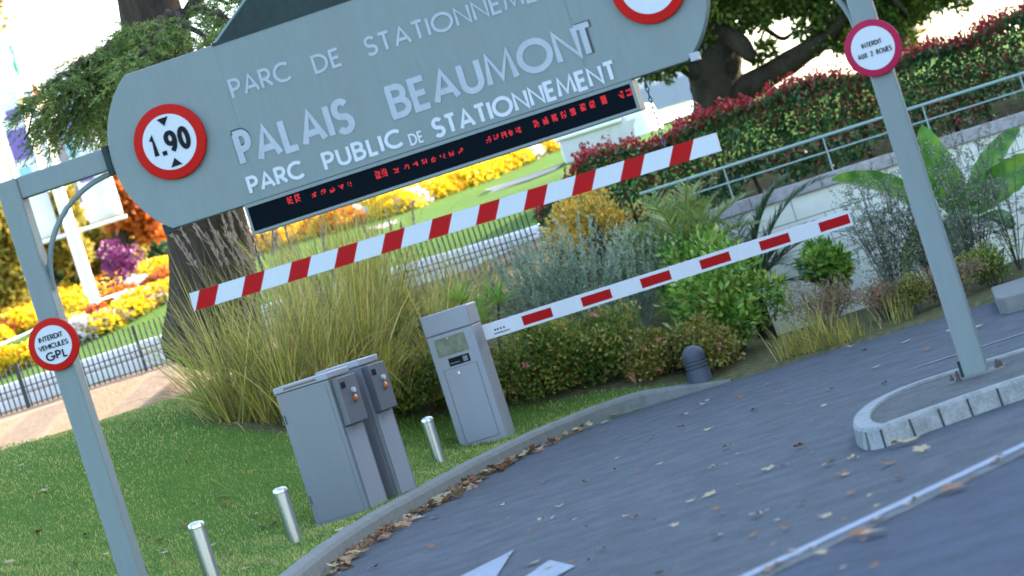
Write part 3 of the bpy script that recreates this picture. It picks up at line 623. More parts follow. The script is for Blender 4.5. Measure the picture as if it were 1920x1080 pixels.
# ------------------------------------------------------------------ barrier
YB = 29.5
bc = UV(-128, 262, YB); bz_ = ground(bc.x, bc.y); BW, BD, BHt = .455, .36, 1.31; ba = R(14)
bar = thing('barrier', 'pale grey parking barrier cabinet with its long white boom lowered across the driveway', 'barrier', (bc.x-.005, bc.y+BD/2, bz_), -ba)
topz = UV(0, 2.5, YB).z-bz_; BHt = topz
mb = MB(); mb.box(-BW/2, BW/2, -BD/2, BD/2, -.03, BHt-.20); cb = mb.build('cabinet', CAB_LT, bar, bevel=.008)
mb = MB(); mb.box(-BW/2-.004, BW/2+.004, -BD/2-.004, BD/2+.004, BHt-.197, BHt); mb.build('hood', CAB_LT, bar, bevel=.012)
mb = MB(); mb.box(-.165, .135, -BD/2-.004, -BD/2+.002, BHt-.405, BHt-.235); mb.build('window', READER, bar, bevel=.002)
mb = MB(); mb.box(-.085, .12, -BD/2-.005, -BD/2+.002, BHt-.51, BHt-.435); sl_o = mb.build('slot', BLACK, bar)
mb = MB(); mb.box(.055, .10, -BD/2-.007, -BD/2-.0052, BHt-.498, BHt-.45); mb.build('slot_label', CAB, sl_o)
mb = MB(); mb.box(-.075, .02, -BD/2-.007, -BD/2-.0052, BHt-.49, BHt-.482); mb.build('slot_line', CAB, sl_o)
mb = MB(); mb.box(-.155, .165, -BD/2-.005, -BD/2+.002, .045, BHt-.535); dr = mb.build('door', CAB_LT, bar, bevel=.003)
mb = MB()
for q in ((-.161, -.157, .04, BHt-.53), (.167, .171, .04, BHt-.53), (-.157, .167, .039, .043), (-.157, .167, BHt-.533, BHt-.529)): mb.box(q[0], q[1], -BD/2-.0015, -BD/2+.001, q[2], q[3])
mb.build('door_gap', CAB_DK, bar)
mb = MB(); mb.lathe([(.013, -BD/2-.004), (.013, -BD/2-.012), (0, -BD/2-.012)], 14, axis='y', c=(-.02, 0, BHt-.585)); mb.build('lock', STEEL, dr)
mb = MB(); mb.lathe([(.008, -BD/2-.003), (.008, -BD/2-.012), (0, -BD/2-.012)], 12, axis='y', c=(-.03, 0, BHt-.25)); mb.build('window_screw', LETTER_B, bar)
inv = Matrix.Rotation(ba, 4, 'Z')
def loc_b(u, v, Y): return inv @ (UV(u, v, Y)-Vector(bar.location))
e0, e1 = loc_b(-75, 64.5, YB+.12), loc_b(646, 65, YB-.05)
dv = (e1-e0); bl = dv.length; bm_o = MB(); bh = .072; bd = .03
bm_o.box(0, bl, -bd, bd, -bh, bh, 0)
pt = 116.6/F*YB
for k in range(6):
    x0 = (75+1)/F*YB+k*pt; bm_o.box(x0, x0+58/F*YB, -bd-.002, bd+.002, -.047, .042, 1)
for q in (.10, .125, .155, .185): bm_o.box(q, q+.014, -bd-.0025, -bd, -.012, .006, 2)
bm_o.box(.085, .24, -bd-.0025, -bd, -.042, -.034, 2)
bo_ = bm_o.build('boom', [WHITE2, RED_TAPE, BLACK], bar, bevel=.003); bo_.location = e0; bo_.rotation_euler = (0, -math.asin(dv.z/bl), math.atan2(dv.y, dv.x))

# two ticket cabinets
CA = R(27)
def ticket(label, corner, wd, dp, ht, wide_top):
    c = UV(*corner); e = Vector((math.cos(CA), -math.sin(CA), 0)); nrm = Vector((math.sin(CA), math.cos(CA), 0)); z = ground(c.x, c.y)
    o = thing('ticket_cabinet', label, 'ticket machine', (c.x, c.y, z), -CA, 'grey ticket cabinets on the lawn edge')
    # local x to the right along the broad side, y away from the viewer; the origin is the near right corner
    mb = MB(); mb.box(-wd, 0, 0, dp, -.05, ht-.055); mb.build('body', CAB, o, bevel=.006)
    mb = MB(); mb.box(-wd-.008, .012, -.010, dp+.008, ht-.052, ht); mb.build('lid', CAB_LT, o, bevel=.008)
    mb = MB(); mb.box(-wd+.09, -.10, -.0115, -.0095, ht-.036, ht-.018); mb.build('label_strip', paint('strip_brown', (.14, .085, .07), .6), o)
    mb = MB(); mb.box(-wd+.035, -.035, -.004, .002, .02, ht-.08); mb.build('side_panel', CAB, o, bevel=.003)
    for hz in (.18, ht-.30):
        mb = MB(); mb.lathe([(.007, 0), (.007, .07)], 8, c=(-wd+.018, -.004, hz)); mb.build('hinge', CAB_DK, o)
    mb = MB(); mb.box(.001, .006, .035, dp-.03, .02, ht*.60); mb.build('front_panel', CAB_LT, o, bevel=.003)
    # reader box standing proud of the front
    mb = MB(); mb.box(.001, .065, .03, dp-.015, ht*.61, ht-.07); rd = mb.build('reader', CAB_DK, o, bevel=.004)
    mb = MB(); mb.box(.066, .069, .055, .12, ht-.16, ht-.11); mb.build('reader_slot', BLACK, rd)
    mb = MB(); mb.lathe([(.030, 0), (.030, .010), (.014, .018), (0, .018)], 14); b_ = mb.build('call_button', COPPER, rd); b_.location = (.065, dp*.62, ht*.77); b_.rotation_euler = (0, R(90), 0)
    mb = MB(); mb.lathe([(.022, 0), (.022, .022), (0, .024)], 14); b_ = mb.build('reader_lamp', LETTER_B, rd); b_.location = (.065, dp*.62, ht*.83); b_.rotation_euler = (0, R(90), 0)
    mb = MB(); mb.lathe([(.008, 0), (.008, .006), (0, .006)], 10); b_ = mb.build('screw', STEEL, o); b_.location = (.006, dp*.4, ht*.57); b_.rotation_euler = (0, R(90), 0)
    return o
H1 = 273/F*25.3
t1 = ticket('wide grey ticket cabinet nearest the viewer with a broad blank side', (-381, 323, 25.3), .505, .335, H1, 1)
t2 = ticket('narrow grey ticket cabinet showing only its front behind the wide one', (-318, 315, 25.75), .40, .315, 270/F*25.75, 0)

# steel bollards
def bollard(label, px, py, h):
    u, v = uv(px, py); p = hit(px, py, 20, 34); d = thing('steel_bollard', label, 'bollard', (p.x, p.y, p.z-.03), 0, 'short stainless steel bollards along the kerb')
    mb = MB(); r = .054; mb.lathe([(r, -.05), (r, h-.03)], 28); mb.build('tube', STEEL, d)
    mb = MB(); mb.lathe([(r, h-.03), (r*1.07, h-.026), (r*1.07, h-.008), (r*.95, h+.006), (r*.6, h+.016), (0, h+.02)], 28); mb.build('cap', STEEL, d)
bollard('stainless steel bollard cut off at the bottom edge beside the left post', 403, 1098, .46)
bollard('stainless steel bollard just left of the wide ticket cabinet', 556, 1019, .45); bollard('stainless steel bollard between the ticket cabinets and the barrier cabinet', 825, 866, .42)
p = UV(286, 0, 30.2); d = thing('cast_bollard', 'dark blue grey domed bollard with three grooves at the end of the kerb', 'bollard', (p.x, 30.2, .05)); d.scale = (1, 1, .9)
mb = MB(); pr = [(.118, -.05), (.112, .13)]
for k in range(4):
    z = .14+k*.038; pr += [(.110, z), (.110, z+.022), (.096, z+.025), (.096, z+.036)]
pr = pr[:-2]; mb.lathe(pr, 32); mb.build('shaft', IRON, d)
mb = MB(); mb.lathe([(.108, .276), (.112, .30), (.108, .335), (.09, .37), (.06, .395), (.025, .412), (0, .416)], 32); mb.build('dome', IRON, d)

# ------------------------------------------------------------------ retaining wall, rail, hedge
w0, w1 = 1.95, 9.0; WT = UV(0, -28, 34).z
wl = thing('retaining_wall', 'cream block retaining wall with a lichened stone coping behind the planting', 'wall', (0, 34, 0))
mb = MB(); mb.box(w0, w1, 0, .30, -.05, WT-.14); mb.build('wall_face', WALLM, wl)
mb = MB(); 
xk = w0-.05
while xk < w1:
    mb.box(xk, min(xk+.78, w1+.05), -.05, .35, WT-.137, WT+random.uniform(-.004, .004)); xk += .784
mb.build('coping', COPING, wl, bevel=.01)
rl = thing('handrail', 'pale green two bar metal handrail along the coping of the cream wall', 'railing', (0, 34.15, WT))
rz1, rz2 = UV(0, -96, 34.15).z-WT, UV(0, -66, 34.15).z-WT
mb = MB(); mb.tube([(1.6, 0, rz1), (w1, 0, rz1)], .017, 10); mb.build('top_rail', RAILM, rl); mb = MB(); mb.tube([(1.6, 0, rz2), (w1, 0, rz2)], .009, 8); mb.build('lower_rail', RAILM, rl)
for px_ in (1352, 1538, 1725, 1908): 
    x_ = P(px_, 300-(px_-1352)*.31, 34.15).x; mb = MB(); mb.tube([(x_, 0, -.01), (x_, 0, rz1)], .010, 8); mb.build('baluster', RAILM, rl)

def box_leaves(x0, x1, y0, y1, z0f, z1f, n, inner=.3):
    p = np.column_stack([rng.uniform(x0, x1, n), rng.uniform(y0, y1, n), rng.uniform(0, 1, n)])
    face = rng.random(n); p[face < .62, 1] = y0+np.abs(rng.normal(0, .10, (face < .62).sum())); top = (face > .62) & (face < .88); p[top, 2] = 1-np.abs(rng.normal(0, .06, top.sum()))
    return p
hx0, hx1 = .5, 9.0
hg = thing('hedge', 'long clipped photinia hedge with red young shoots behind the handrail', 'hedge', (0, 0, 0))
p = box_leaves(hx0, hx1, 35.15, 36.1, 0, 1, 34000)
def htop(x): return UV(0, -190, 35.4).z+.05*np.sin(x*2.3)+.04*np.sin(x*5.1+1)-.45*np.exp(-((x-hx0)/.5)**2)
def hbot(x): return np.interp(x, [.5, 1.9, 2.1, 9], [1.15, 1.5, 1.62, 1.62])
bump_ = .06*np.sin(p[:, 0]*7)*np.sin(p[:, 2]*9)
P3 = np.column_stack([p[:, 0], p[:, 1]+bump_, hbot(p[:, 0])+p[:, 2]*(htop(p[:, 0])-hbot(p[:, 0]))])
keep = ~((p[:, 2] < .16) & (np.sin(p[:, 0]*9)+np.sin(p[:, 0]*4.1+2) > .35)); P3 = P3[keep]
d = np.column_stack([rng.normal(0, .6, len(P3)), rng.normal(-.7, .5, len(P3)), rng.normal(.25, .6, len(P3))]); leaves('foliage', P3, d, .07, .04, L_HEDGE, hg)
m = 7500; xs = rng.uniform(hx0, hx1, m); P3 = np.column_stack([xs, rng.uniform(35.1, 36.0, m), htop(xs)+rng.normal(.0, .05, m)+.05*np.sin(xs*17)*np.sin(xs*6.3)]); d = np.column_stack([rng.normal(0, .5, m), rng.normal(-.2, .45, m), rng.uniform(.2, 1.0, m)]); leaves('red_foliage', P3, d, .062, .03, L_RED, hg)
m = 1500; xs = rng.uniform(hx0, hx1, m); f = rng.uniform(0, 1, m)**.6; P3 = np.column_stack([xs, 35.08+rng.uniform(-.05, .08, m), hbot(xs)+.15+f*(htop(xs)-hbot(xs)-.1)]); k = (np.sin(xs*3.7)+np.sin(P3[:, 2]*11+xs*2) > .2); P3 = P3[k]
d = np.column_stack([rng.normal(0, .5, len(P3)), rng.normal(-.6, .4, len(P3)), rng.normal(.4, .5, len(P3))]); leaves('red_foliage', P3, d, .062, .03, L_RED, hg)
for x_ in np.arange(hx0+.2, hx1, .45):
    mb = MB(); x_ = x_+random.uniform(-.1, .1); mb.tube([(x_, 35.6, ground(x_, 35.6)-.1), (x_+random.uniform(-.1, .1), 35.55, 1.9), (x_+random.uniform(-.2, .2), 35.6, 2.35)], [.03, .022, .008], 6); mb.build('stem', TWIG, hg)

# ------------------------------------------------------------------ cedar
ct = thing('cedar_tree', 'big cedar tree with a thick dark trunk and drooping needle boughs behind the board', 'tree', (0, 0, 0))
tp = [UV(-592, -45, 33), UV(-550, -110, 33), UV(-522, -210, 33), UV(-508, -330, 33), UV(-502, -480, 33), UV(-495, -640, 33), UV(-485, -820, 33), UV(-430, -1100, 33), UV(-420, -1400, 33)]
mb = MB(); tp[0].z -= .15
vs = []; mb.tube([p+Vector((random.uniform(-.02, .02), 0, 0)) for p in tp], [.60, .49, .45, .42, .38, .33, .31, .26, .2], 24); tro = mb.build('trunk', BARK, ct)
tex = bpy.data.textures.new('bark_relief', 'CLOUDS'); tex.noise_scale = .12
sb = tro.modifiers.new('sub', 'SUBSURF'); sb.levels = sb.render_levels = 2; dm = tro.modifiers.new('disp', 'DISPLACE'); dm.texture = tex; dm.strength = .07; dm.mid_level = .5; dm.texture_coords = 'LOCAL'
npos, ndir = [], []
limbs = [[(300, 40, 33), (225, 78, 31.8), (150, 118, 30.8), (95, 155, 30.2), (62, 190, 29.9), (46, 262, 29.8)], [(330, 50, 33), (260, 110, 32), (200, 155, 31.3), (140, 205, 30.8), (112, 238, 30.6)], [(310, 45, 33), (240, 85, 31.5), (175, 140, 30.9), (110, 185, 30.5), (75, 225, 30.3)],
         [(345, 40, 33), (285, 110, 32.2), (245, 165, 31.8), (205, 215, 31.4)], [(330, 30, 33), (380, 20, 31.8), (420, 30, 31), (450, 60, 30.5)], [(330, 40, 33), (340, 85, 31.8), (320, 130, 31)], [(330, 30, 33), (400, -20, 32), (455, -5, 31.3), (500, 20, 31)],
         [(300, 50, 33), (300, 60, 31), (270, 95, 30), (225, 130, 29.6)], [(310, 20, 33), (360, 55, 31), (390, 75, 30.3)], [(300, 40, 33), (230, 100, 31.2), (180, 165, 30.6), (165, 225, 30.4)], [(320, 35, 33), (260, 70, 32), (215, 100, 31.4), (165, 125, 31)],
         [(320, 35, 33), (255, 120, 32.2), (215, 190, 31.8), (190, 235, 31.6)], [(320, 30, 33), (290, 50, 31.5), (250, 60, 30.8), (235, 65, 30.5)]]
for li, lb in enumerate(limbs):
    pts = [P(*q) for q in lb]; pts = [Vector(q) for q in pts]; dense = []
    for a_, b_ in zip(pts, pts[1:]):
        for k in range(5): dense.append(a_.lerp(b_, k/5)+Vector((random.uniform(-.03, .03), random.uniform(-.03, .03), random.uniform(-.03, .03))))
    dense.append(pts[-1]); mb = MB(); nd = len(dense); mb.tube(dense, [max(.008, .06*(1-i/nd)) for i in range(nd)], 6); mb.build('limb', BARK, ct)
    if li == 0: dense = dense[:-5]
    for i, q in enumerate(dense):
        if i < 4: continue
        ax_ = (dense[min(i+1, len(dense)-1)]-dense[i-1]).normalized(); per = max(5, int(13*(1-.4*i/len(dense))))
        for k in range(per):
            sd = ax_.cross(Vector((0, 0, 1))).normalized()*random.choice((-1, 1)); td = (ax_*random.uniform(.5, 1.3)+sd*random.uniform(.2, 1.0)+Vector((0, 0, random.uniform(-.40, .25)))).normalized()
            tl = random.uniform(.16, .42); st = q+Vector((random.uniform(-.1, .1), random.uniform(-.1, .1), random.uniform(-.12, .05))); nn_ = int(tl*115)
            tt_ = np.linspace(0, 1, nn_)[:, None]; tdn = np.array(td); ps = np.array(st)+tdn*tl*tt_+np.array([0, 0, -1])*tt_**2*tl*.16
            npos.append(ps); ndir.append(tdn*1.1+rng.normal(0, .5, (nn_, 3)))
npos = np.concatenate(npos); ndir = np.concatenate(ndir); leaves('crown', npos, ndir, .06, .013, L_CEDAR, ct)

# ------------------------------------------------------------------ helpers for plants
def tufts(centers, radii, n):
    c = np.array(centers, float); r = np.array(radii, float); wts = (r**2).prod(1) if r.ndim > 1 else r**2
    wts = wts/wts.sum(); k = rng.choice(len(c), n, p=wts); d = unit(rng.normal(size=(n, 3))); q = rng.uniform(0, 1, (n, 1))**.42
    rr = r[k] if r.ndim > 1 else np.repeat(r[k][:, None], 3, 1); return c[k]+d*rr*q, d
def shrub(name, label, cat, base, rx, ry, rz, n, L, W, mat, lumps=14, group=None, stems=7, flowers=None, up=.4, fold=.25, clump=.42, lift=.9):
    o = thing(name, label, cat, base, 0, group); cs, rs = [], []
    for i in range(lumps):
        d = unit(rng.normal(size=(1, 3)))[0]; q = rng.uniform(.2, .75)
        cs.append((d[0]*rx*q, d[1]*ry*q, rz*lift+d[2]*rz*q*.9)); s = rng.uniform(clump*.7, clump*1.25); rs.append((rx*s, ry*s, rz*s))
    p, d = tufts(cs, rs, n); k = p[:, 2] > .01; p, d = p[k], d[k]
    leaves('foliage', p, d*.7+rng.normal(0, .5, p.shape)+np.array([0, 0, up]), L, W, mat, o, fold)
    mb = MB()
    for i in range(stems):
        c = cs[i % len(cs)]; mb.tube([(c[0]*.15, c[1]*.15, -.05), (c[0]*.5, c[1]*.5, c[2]*.5), c], [.012, .009, .004], 5)
    mb.build('stem', TWIG, o)
    if flowers:
        m_, nf, sz = flowers; c_ = np.array(cs)[rng.integers(0, len(cs), nf)]; dd = unit(rng.normal(size=(nf, 3))+np.array([0, -.9, .5])); P_ = c_+dd*np.array([rx, ry, rz])*clump*1.05
        pts, dirs = [], []
        for q in P_:
            for k in range(9): pts.append(q+rng.normal(0, sz*.25, 3)); dirs.append(rng.normal(size=3)+np.array([0, -.6, .5]))
        leaves('blossom', np.array(pts), np.array(dirs), sz, sz*.8, m_, o)
    return o
def grass(label, base, n, L, spread, W, mat, plumes=0, group=None, name='ornamental_grass', bend=1.0):
    o = thing(name, label, 'grass', base, 0, group); nh = max(4, int(n/110)); ha = rng.uniform(0, 2*math.pi, nh); hr = np.sqrt(rng.random(nh))*spread*.85; hub = np.column_stack([np.cos(ha)*hr, np.sin(ha)*hr*.7]); hs = rng.uniform(.6, 1.08, nh)
    k = rng.integers(0, nh, n); a = rng.uniform(0, 2*math.pi, n); b = np.column_stack([hub[k]+rng.normal(0, .07, (n, 2)), np.full(n, -.03)]); lean = rng.gamma(1.6, .17, n)
    d = np.column_stack([np.cos(a)*lean+hub[k][:, 0]*.35, np.sin(a)*lean+hub[k][:, 1]*.35, np.ones(n)])
    ribbons('blades', b, d, rng.uniform(.35, 1.1, n)*L*hs[k], rng.uniform(.5, 1.4, n)*W, rng.gamma(1.8, .75, n)*bend, mat, o, 8)
    for k in range(plumes):
        an = random.uniform(0, 2*math.pi); ln_ = random.uniform(.03, .28); d0 = Vector((math.cos(an)*ln_, math.sin(an)*ln_, 1)).normalized(); h = L*random.uniform(.95, 1.28); pts = [Vector((0, 0, 0))+d0*h*t_+Vector((math.cos(an), math.sin(an), 0))*t_*t_*.06*L for t_ in (0, .3, .6, .8, 1)]
        mb = MB(); mb.tube(pts, [.004, .004, .003, .002, .0015], 4); m_ = 70; tt_ = rng.uniform(.84, 1.02, m_); pp = np.array([pts[3].lerp(pts[4], (t_-.8)/.2) for t_ in tt_])
        st_ = mb.build('stalk', L_PLUME, o); leaves('plume', pp, np.array(d0)*1.2+rng.normal(0, .22, (m_, 3)), .06, .012, L_PLUME, st_)
    return o
def gpt(px, py, a=24, b=40): return hit(px, py, a, b)
def at(u, Y, dz=0): X = u/F*Y; return Vector((X, Y, ground(X, Y)+dz))

# ------------------------------------------------------------------ planting
grass('tall yellow green ornamental grass with feathery plumes behind the ticket cabinets', at(-478, 29.0), 1250, 1.75, .66, .0105, L_GRASS, 14)
grass('yellowing ornamental grass clump behind the gap between the two cabinets', at(-395, 29.9), 1250, 1.8, .75, .010, L_GRASS, 14, bend=.9)
grass('broad arching ornamental grass right of the plumed clump', at(-290, 30.5), 1200, 1.35, .9, .010, L_GRASS, 3, bend=1.3)
grass('loose ornamental grass growing low in front of the white wall', at(-190, 32.3), 1300, 1.2, .9, .009, L_GRASS, 4, bend=1.1)
grass('tall golden ornamental grass rising to the display behind the striped bar', at(-345, 31.6), 1500, 1.95, .8, .009, L_GRASS, 18, bend=.7)
# spiky plant
sp = thing('spiky_plant', 'bright green spiky fan leaved plant above the barrier cabinet', 'plant', at(-100, 31.6))
for c in ((0, 0, .82), (.35, .2, .70), (-.28, .15, .62), (.12, -.1, .58)):
    mb = MB(); mb.tube([(c[0]*.4, c[1]*.4, -.05), c], [.02, .015], 6); mb.build('stem', TWIG, sp)
    m_ = 75; a_ = rng.uniform(0, 2*math.pi, m_); e_ = rng.uniform(.05, 1.3, m_); dd = np.column_stack([np.cos(a_)*np.cos(e_), np.sin(a_)*np.cos(e_), np.sin(e_)]); ribbons('rosette', np.tile(np.array(c), (m_, 1)), dd, rng.uniform(.22, .36, m_), .016, .35, L_SPIKE, sp, 4)
def rose(label, u, Y, rx, rz, n, mat, nf): return shrub('rose_bush', label, 'bush', at(u, Y), rx, .5, rz, int(n*1.25), .044, .028, mat, 24, 'low rose bushes behind the kerb', 8, (L_PINK, nf, .04), lift=.62)
rose('dark green rose bush left of the barrier cabinet beside the ticket cabinets', -260, 30.5, .58, .46, 7000, L_ROSE, 5)
rose('rose bush half hidden behind the barrier cabinet', -120, 31.0, .60, .54, 6500, L_ROSE, 6)
rose('dark green rose bush just right of the barrier cabinet', 20, 31.2, .62, .54, 7500, L_ROSE, 8)
rose('pink flowered rose bush below the first red dashes of the boom', 130, 31.2, .58, .50, 7000, L_ROSE, 10)
rose('olive green rose bush behind the cast bollard', 228, 30.95, .48, .36, 5200, L_ROSE2, 8)
rose('straggly olive rose bush right of the cast bollard', 322, 30.75, .40, .30, 4200, L_ROSE2, 6)
def sage(label, u, Y, h, n):
    o = thing('sage_bush', label, 'bush', at(u, Y), 0, 'grey leaved bushes in the middle of the bed'); ps, ds, mb = [], [], MB()
    for k in range(n):
        a_ = random.uniform(0, 2*math.pi); ln_ = random.uniform(0, .75); d0 = Vector((math.cos(a_)*ln_, math.sin(a_)*ln_*.7, 1)).normalized(); L_ = h*random.uniform(.65, 1.1); pts = [d0*L_*t_+Vector((0, 0, -.10*t_*t_*ln_)) for t_ in (0, .35, .7, 1)]
        mb.tube(pts, [.004, .003, .002, .001], 4, cap=False); tt_ = rng.uniform(.3, 1, 60)
        for t_ in tt_: ps.append(d0*L_*t_+Vector((0, 0, -.10*t_*t_*ln_))); ds.append(np.array(d0)*.5+rng.normal(0, .6, 3)+np.array([0, 0, .5]))
    leaves('foliage', np.array([tuple(q) for q in ps]), np.array(ds), .05, .013, L_SAGE, o); mb.build('stem', L_SAGE, o)
sage('grey green feathery bush left of the middle of the bed', 35, 32.2, 1.25, 90); sage('grey green feathery bush in the middle of the bed above the boom', 115, 32.4, 1.3, 95); sage('grey green feathery bush under the yellow leaved shrub', 205, 32.6, 1.2, 90)
shrub('yellow_shrub', 'yellow orange leaved shrub with autumn colour below the striped bar', 'bush', at(190, 34.2, .35), .85, .5, .66, 1900, .055, .028, L_GOLD, 40, None, 14, None, .6, .25, .2, 1.0)
shrub('yellow_shrub', 'small golden shrub at the foot of the hedge end', 'bush', at(130, 34.6, .3), .5, .4, .5, 1500, .06, .028, L_GOLD, 12, None, 7, None, .5, .25, .34)
shrub('green_bush', 'mid green loose bush behind the grey bushes', 'bush', at(290, 33.2, .1), .7, .5, .75, 3800, .06, .03, L_PALM, 16, None, 7)
shrub('bright_bush', 'bright green large leaved bush below the middle of the boom', 'bush', at(380, 31.2), .62, .5, .56, 3400, .095, .042, L_BRIGHT, 22, None, 8, None, .2, .3, .36, .85)
shrub('bright_bush', 'small light green leafy bush against the cream wall', 'bush', at(575, 32.6, .22), .40, .35, .34, 1400, .095, .04, L_BRIGHT, 12, None, 6, None, .2, .3, .4, 1.1)
shrub('bright_bush', 'upright bright green bush behind the tip of the first palm', 'bush', at(330, 32.3, .1), .55, .4, .62, 2600, .085, .036, L_BRIGHT, 14, None, 6, None, .3, .3, .38, .95)
shrub('dry_plant', 'dry brown seedy perennial at the edge of the asphalt', 'plant', at(545, 31.0), .48, .35, .33, 3000, .035, .014, L_DRY, 16, None, 16, None, .8, .2, .4, .95)
shrub('dry_plant', 'russet wilting perennial with small blossoms beside the asphalt edge', 'plant', at(660, 30.6), .38, .3, .25, 1900, .035, .016, L_DRY, 12, None, 12, (L_PINK, 5, .045), .8, .2, .4, .9)
grass('short straw coloured grass tuft at the edge of the asphalt', at(520, 30.2), 300, .55, .5, .009, L_GRASS, 0, bend=.5); grass('small straw coloured grass tuft under the russet perennial', at(620, 30.0), 180, .42, .4, .008, L_GRASS, 0, bend=.5)
shrub('low_plant', 'low olive green plant at the asphalt edge just left of the right post', 'plant', at(715, 30.3), .30, .28, .24, 1500, .04, .02, L_ROSE2, 12, None, 6, None, .5, .2, .4, .8)
shrub('low_plant', 'low grey brown plant at the asphalt edge just right of the right post', 'plant', at(790, 30.5), .36, .28, .26, 1700, .04, .018, L_DRY, 12, None, 6, None, .5, .2, .4, .8)
shrub('low_plant', 'low green plant beside the raised pavement at the right edge', 'plant', at(872, 30.6), .36, .28, .30, 1700, .045, .02, L_ROSE, 12, None, 6, None, .5, .2, .4, .8)
shrub('low_plant', 'taller weedy plant in front of the cream wall right of the right post', 'plant', at(800, 32.0), .40, .28, .42, 2000, .045, .02, L_SAGE, 12, None, 6, None, .5, .2, .4, .9)
# palms
def frond(parent, base, d0, L, mat, bend, ll, n=42, wl=.018):
    d0 = Vector(d0).normalized(); p = Vector(base); d_ = d0.copy(); pts = [p.copy()]
    for k in range(14): d_ = (d_+Vector((0, 0, -1))*bend*(.3+k/14)/14).normalized(); p = p+d_*L/14; pts.append(p.copy())
    mb = MB(); mb.tube(pts, [.012*(1-k/16) for k in range(15)], 5, cap=False); rc = mb.build('frond', mat, parent)
    bs, ds = [], []
    for k in range(n):
        t_ = .12+.88*k/n; i = min(13, int(t_*14)); q = pts[i].lerp(pts[i+1], t_*14-i); tg_ = (pts[i+1]-pts[i]).normalized(); sd = tg_.cross(Vector((0, 0, 1))); sd = sd.normalized() if sd.length > .05 else Vector((1, 0, 0)); nr_ = sd.cross(tg_)
        for s_ in (-1, 1): bs.append(q); ds.append(tg_*.75+sd*s_*.75+nr_*.35)
    bs = np.array([tuple(q) for q in bs]); ds = np.array([tuple(q) for q in ds]); tt_ = np.repeat(np.arange(n)/n, 2); ribbons('leaflets', bs, ds+rng.normal(0, .06, ds.shape), ll*(1-.55*tt_**2)*rng.uniform(.85, 1.1, len(bs)), wl, .5, mat, rc, 4)
def palm(label, u, Y, th, fr, mat, L, ll, dz=0):
    b = at(u, Y, dz); o = thing('palm', label, 'palm', b); bd_ = 1.9 if L > 1 else 1.2; mb = MB(); mb.lathe([(.09, -.1), (.10, .05), (.08, th*.6), (.05, th)], 12); mb.build('trunk', BARK2, o)
    for a_, e_, s_ in fr: frond(o, (0, 0, th*.9), (math.cos(R(a_))*math.cos(R(e_)), math.sin(R(a_))*math.cos(R(e_)), math.sin(R(e_))), L*s_, mat, bd_, ll)
palm('yellow green feathery palm in front of the handrail end', 335, 33.0, .75, [(a_, e_, random.uniform(.75, 1.1)) for a_, e_ in ((10, 50), (60, 65), (110, 70), (160, 55), (200, 40), (250, 60), (300, 55), (340, 35), (30, 80), (190, 75), (280, 30), (130, 35))], L_PALM, .95, .30)
palm('dark feathery palm with one long frond arching over the cream wall', 430, 33.0, .62, [(2, 62, 1.35), (-12, 40, 1.25), (15, 72, 1.15), (-5, 52, 1.0), (80, 70, .9), (150, 60, .8), (200, 45, .9), (250, 50, .8), (-30, 10, 1.0), (-60, 35, .9), (170, 25, .8), (0, 75, 1.0)], L_DPALM, 1.15, .30)
# banana
bn = thing('banana_plant', 'banana plant with broad bright leaves behind the right post', 'plant', at(815, 32.6))
def banana(tip, mid, root, wd, twist):
    a_, b_, c_ = Vector(root), Vector(mid), Vector(tip); n_ = 18; vs, fs = [], []
    for k in range(n_+1):
        t_ = k/n_; p_ = a_*(1-t_)**2+b_*2*t_*(1-t_)+c_*t_*t_; tg_ = ((b_-a_)*(1-t_)+(c_-b_)*t_).normalized(); sd = tg_.cross(Vector(twist)).normalized(); nr_ = sd.cross(tg_)
        q = max(0, (t_-.14)/.86); wv = wd*(math.sin(math.pi*min(1, q)**.75)**.6 if q > 0 else .0)+.012; rip = 1+.06*math.sin(k*2.7)
        vs += [p_-sd*wv*rip+nr_*wv*.35, p_-sd*wv*.5+nr_*wv*.12, p_, p_+sd*wv*.5+nr_*wv*.12, p_+sd*wv*rip+nr_*wv*.35]
    for k in range(n_):
        for j in range(4): fs.append((k*5+j, k*5+j+1, k*5+6+j, k*5+5+j))
    mb = MB(); mb.add(vs, fs, 0, True); return mb.build('leaf', BANANA, bn, sharp=60)
bb = Vector(bn.location); rt = P(1805, 425, 32.6)-bb
def bp(px, py, Y): return P(px, py, Y)-bb
mb = MB(); mb.tube([(0, 0, -.1), (rt.x*.5, 0, rt.z*.5), rt], [.085, .07, .05], 12); mb.build('pseudostem', L_PALM, bn)
banana(bp(1560, 338, 31.6), bp(1690, 330, 32), bp(1790, 440, 32.5), .14, (.25, -.8, .5)); banana(bp(1728, 236, 32.4), bp(1758, 330, 32.3), rt, .17, (.2, -1, .15)); banana(bp(1912, 240, 32.6), bp(1850, 290, 32.4), rt, .12, (-.6, -.7, .2))
banana(bp(1990, 300, 32.2), bp(1880, 310, 32.2), rt, .17, (-.2, -.9, .3)); banana(bp(1690, 520, 31.4), bp(1720, 420, 31.8), rt, .13, (.5, -.6, .5)); banana(bp(1780, 300, 33.0), bp(1790, 360, 33), rt, .12, (0, -1, .1)); banana(bp(1900, 430, 31.6), bp(1860, 390, 31.8), rt, .13, (.2, -.6, .6))
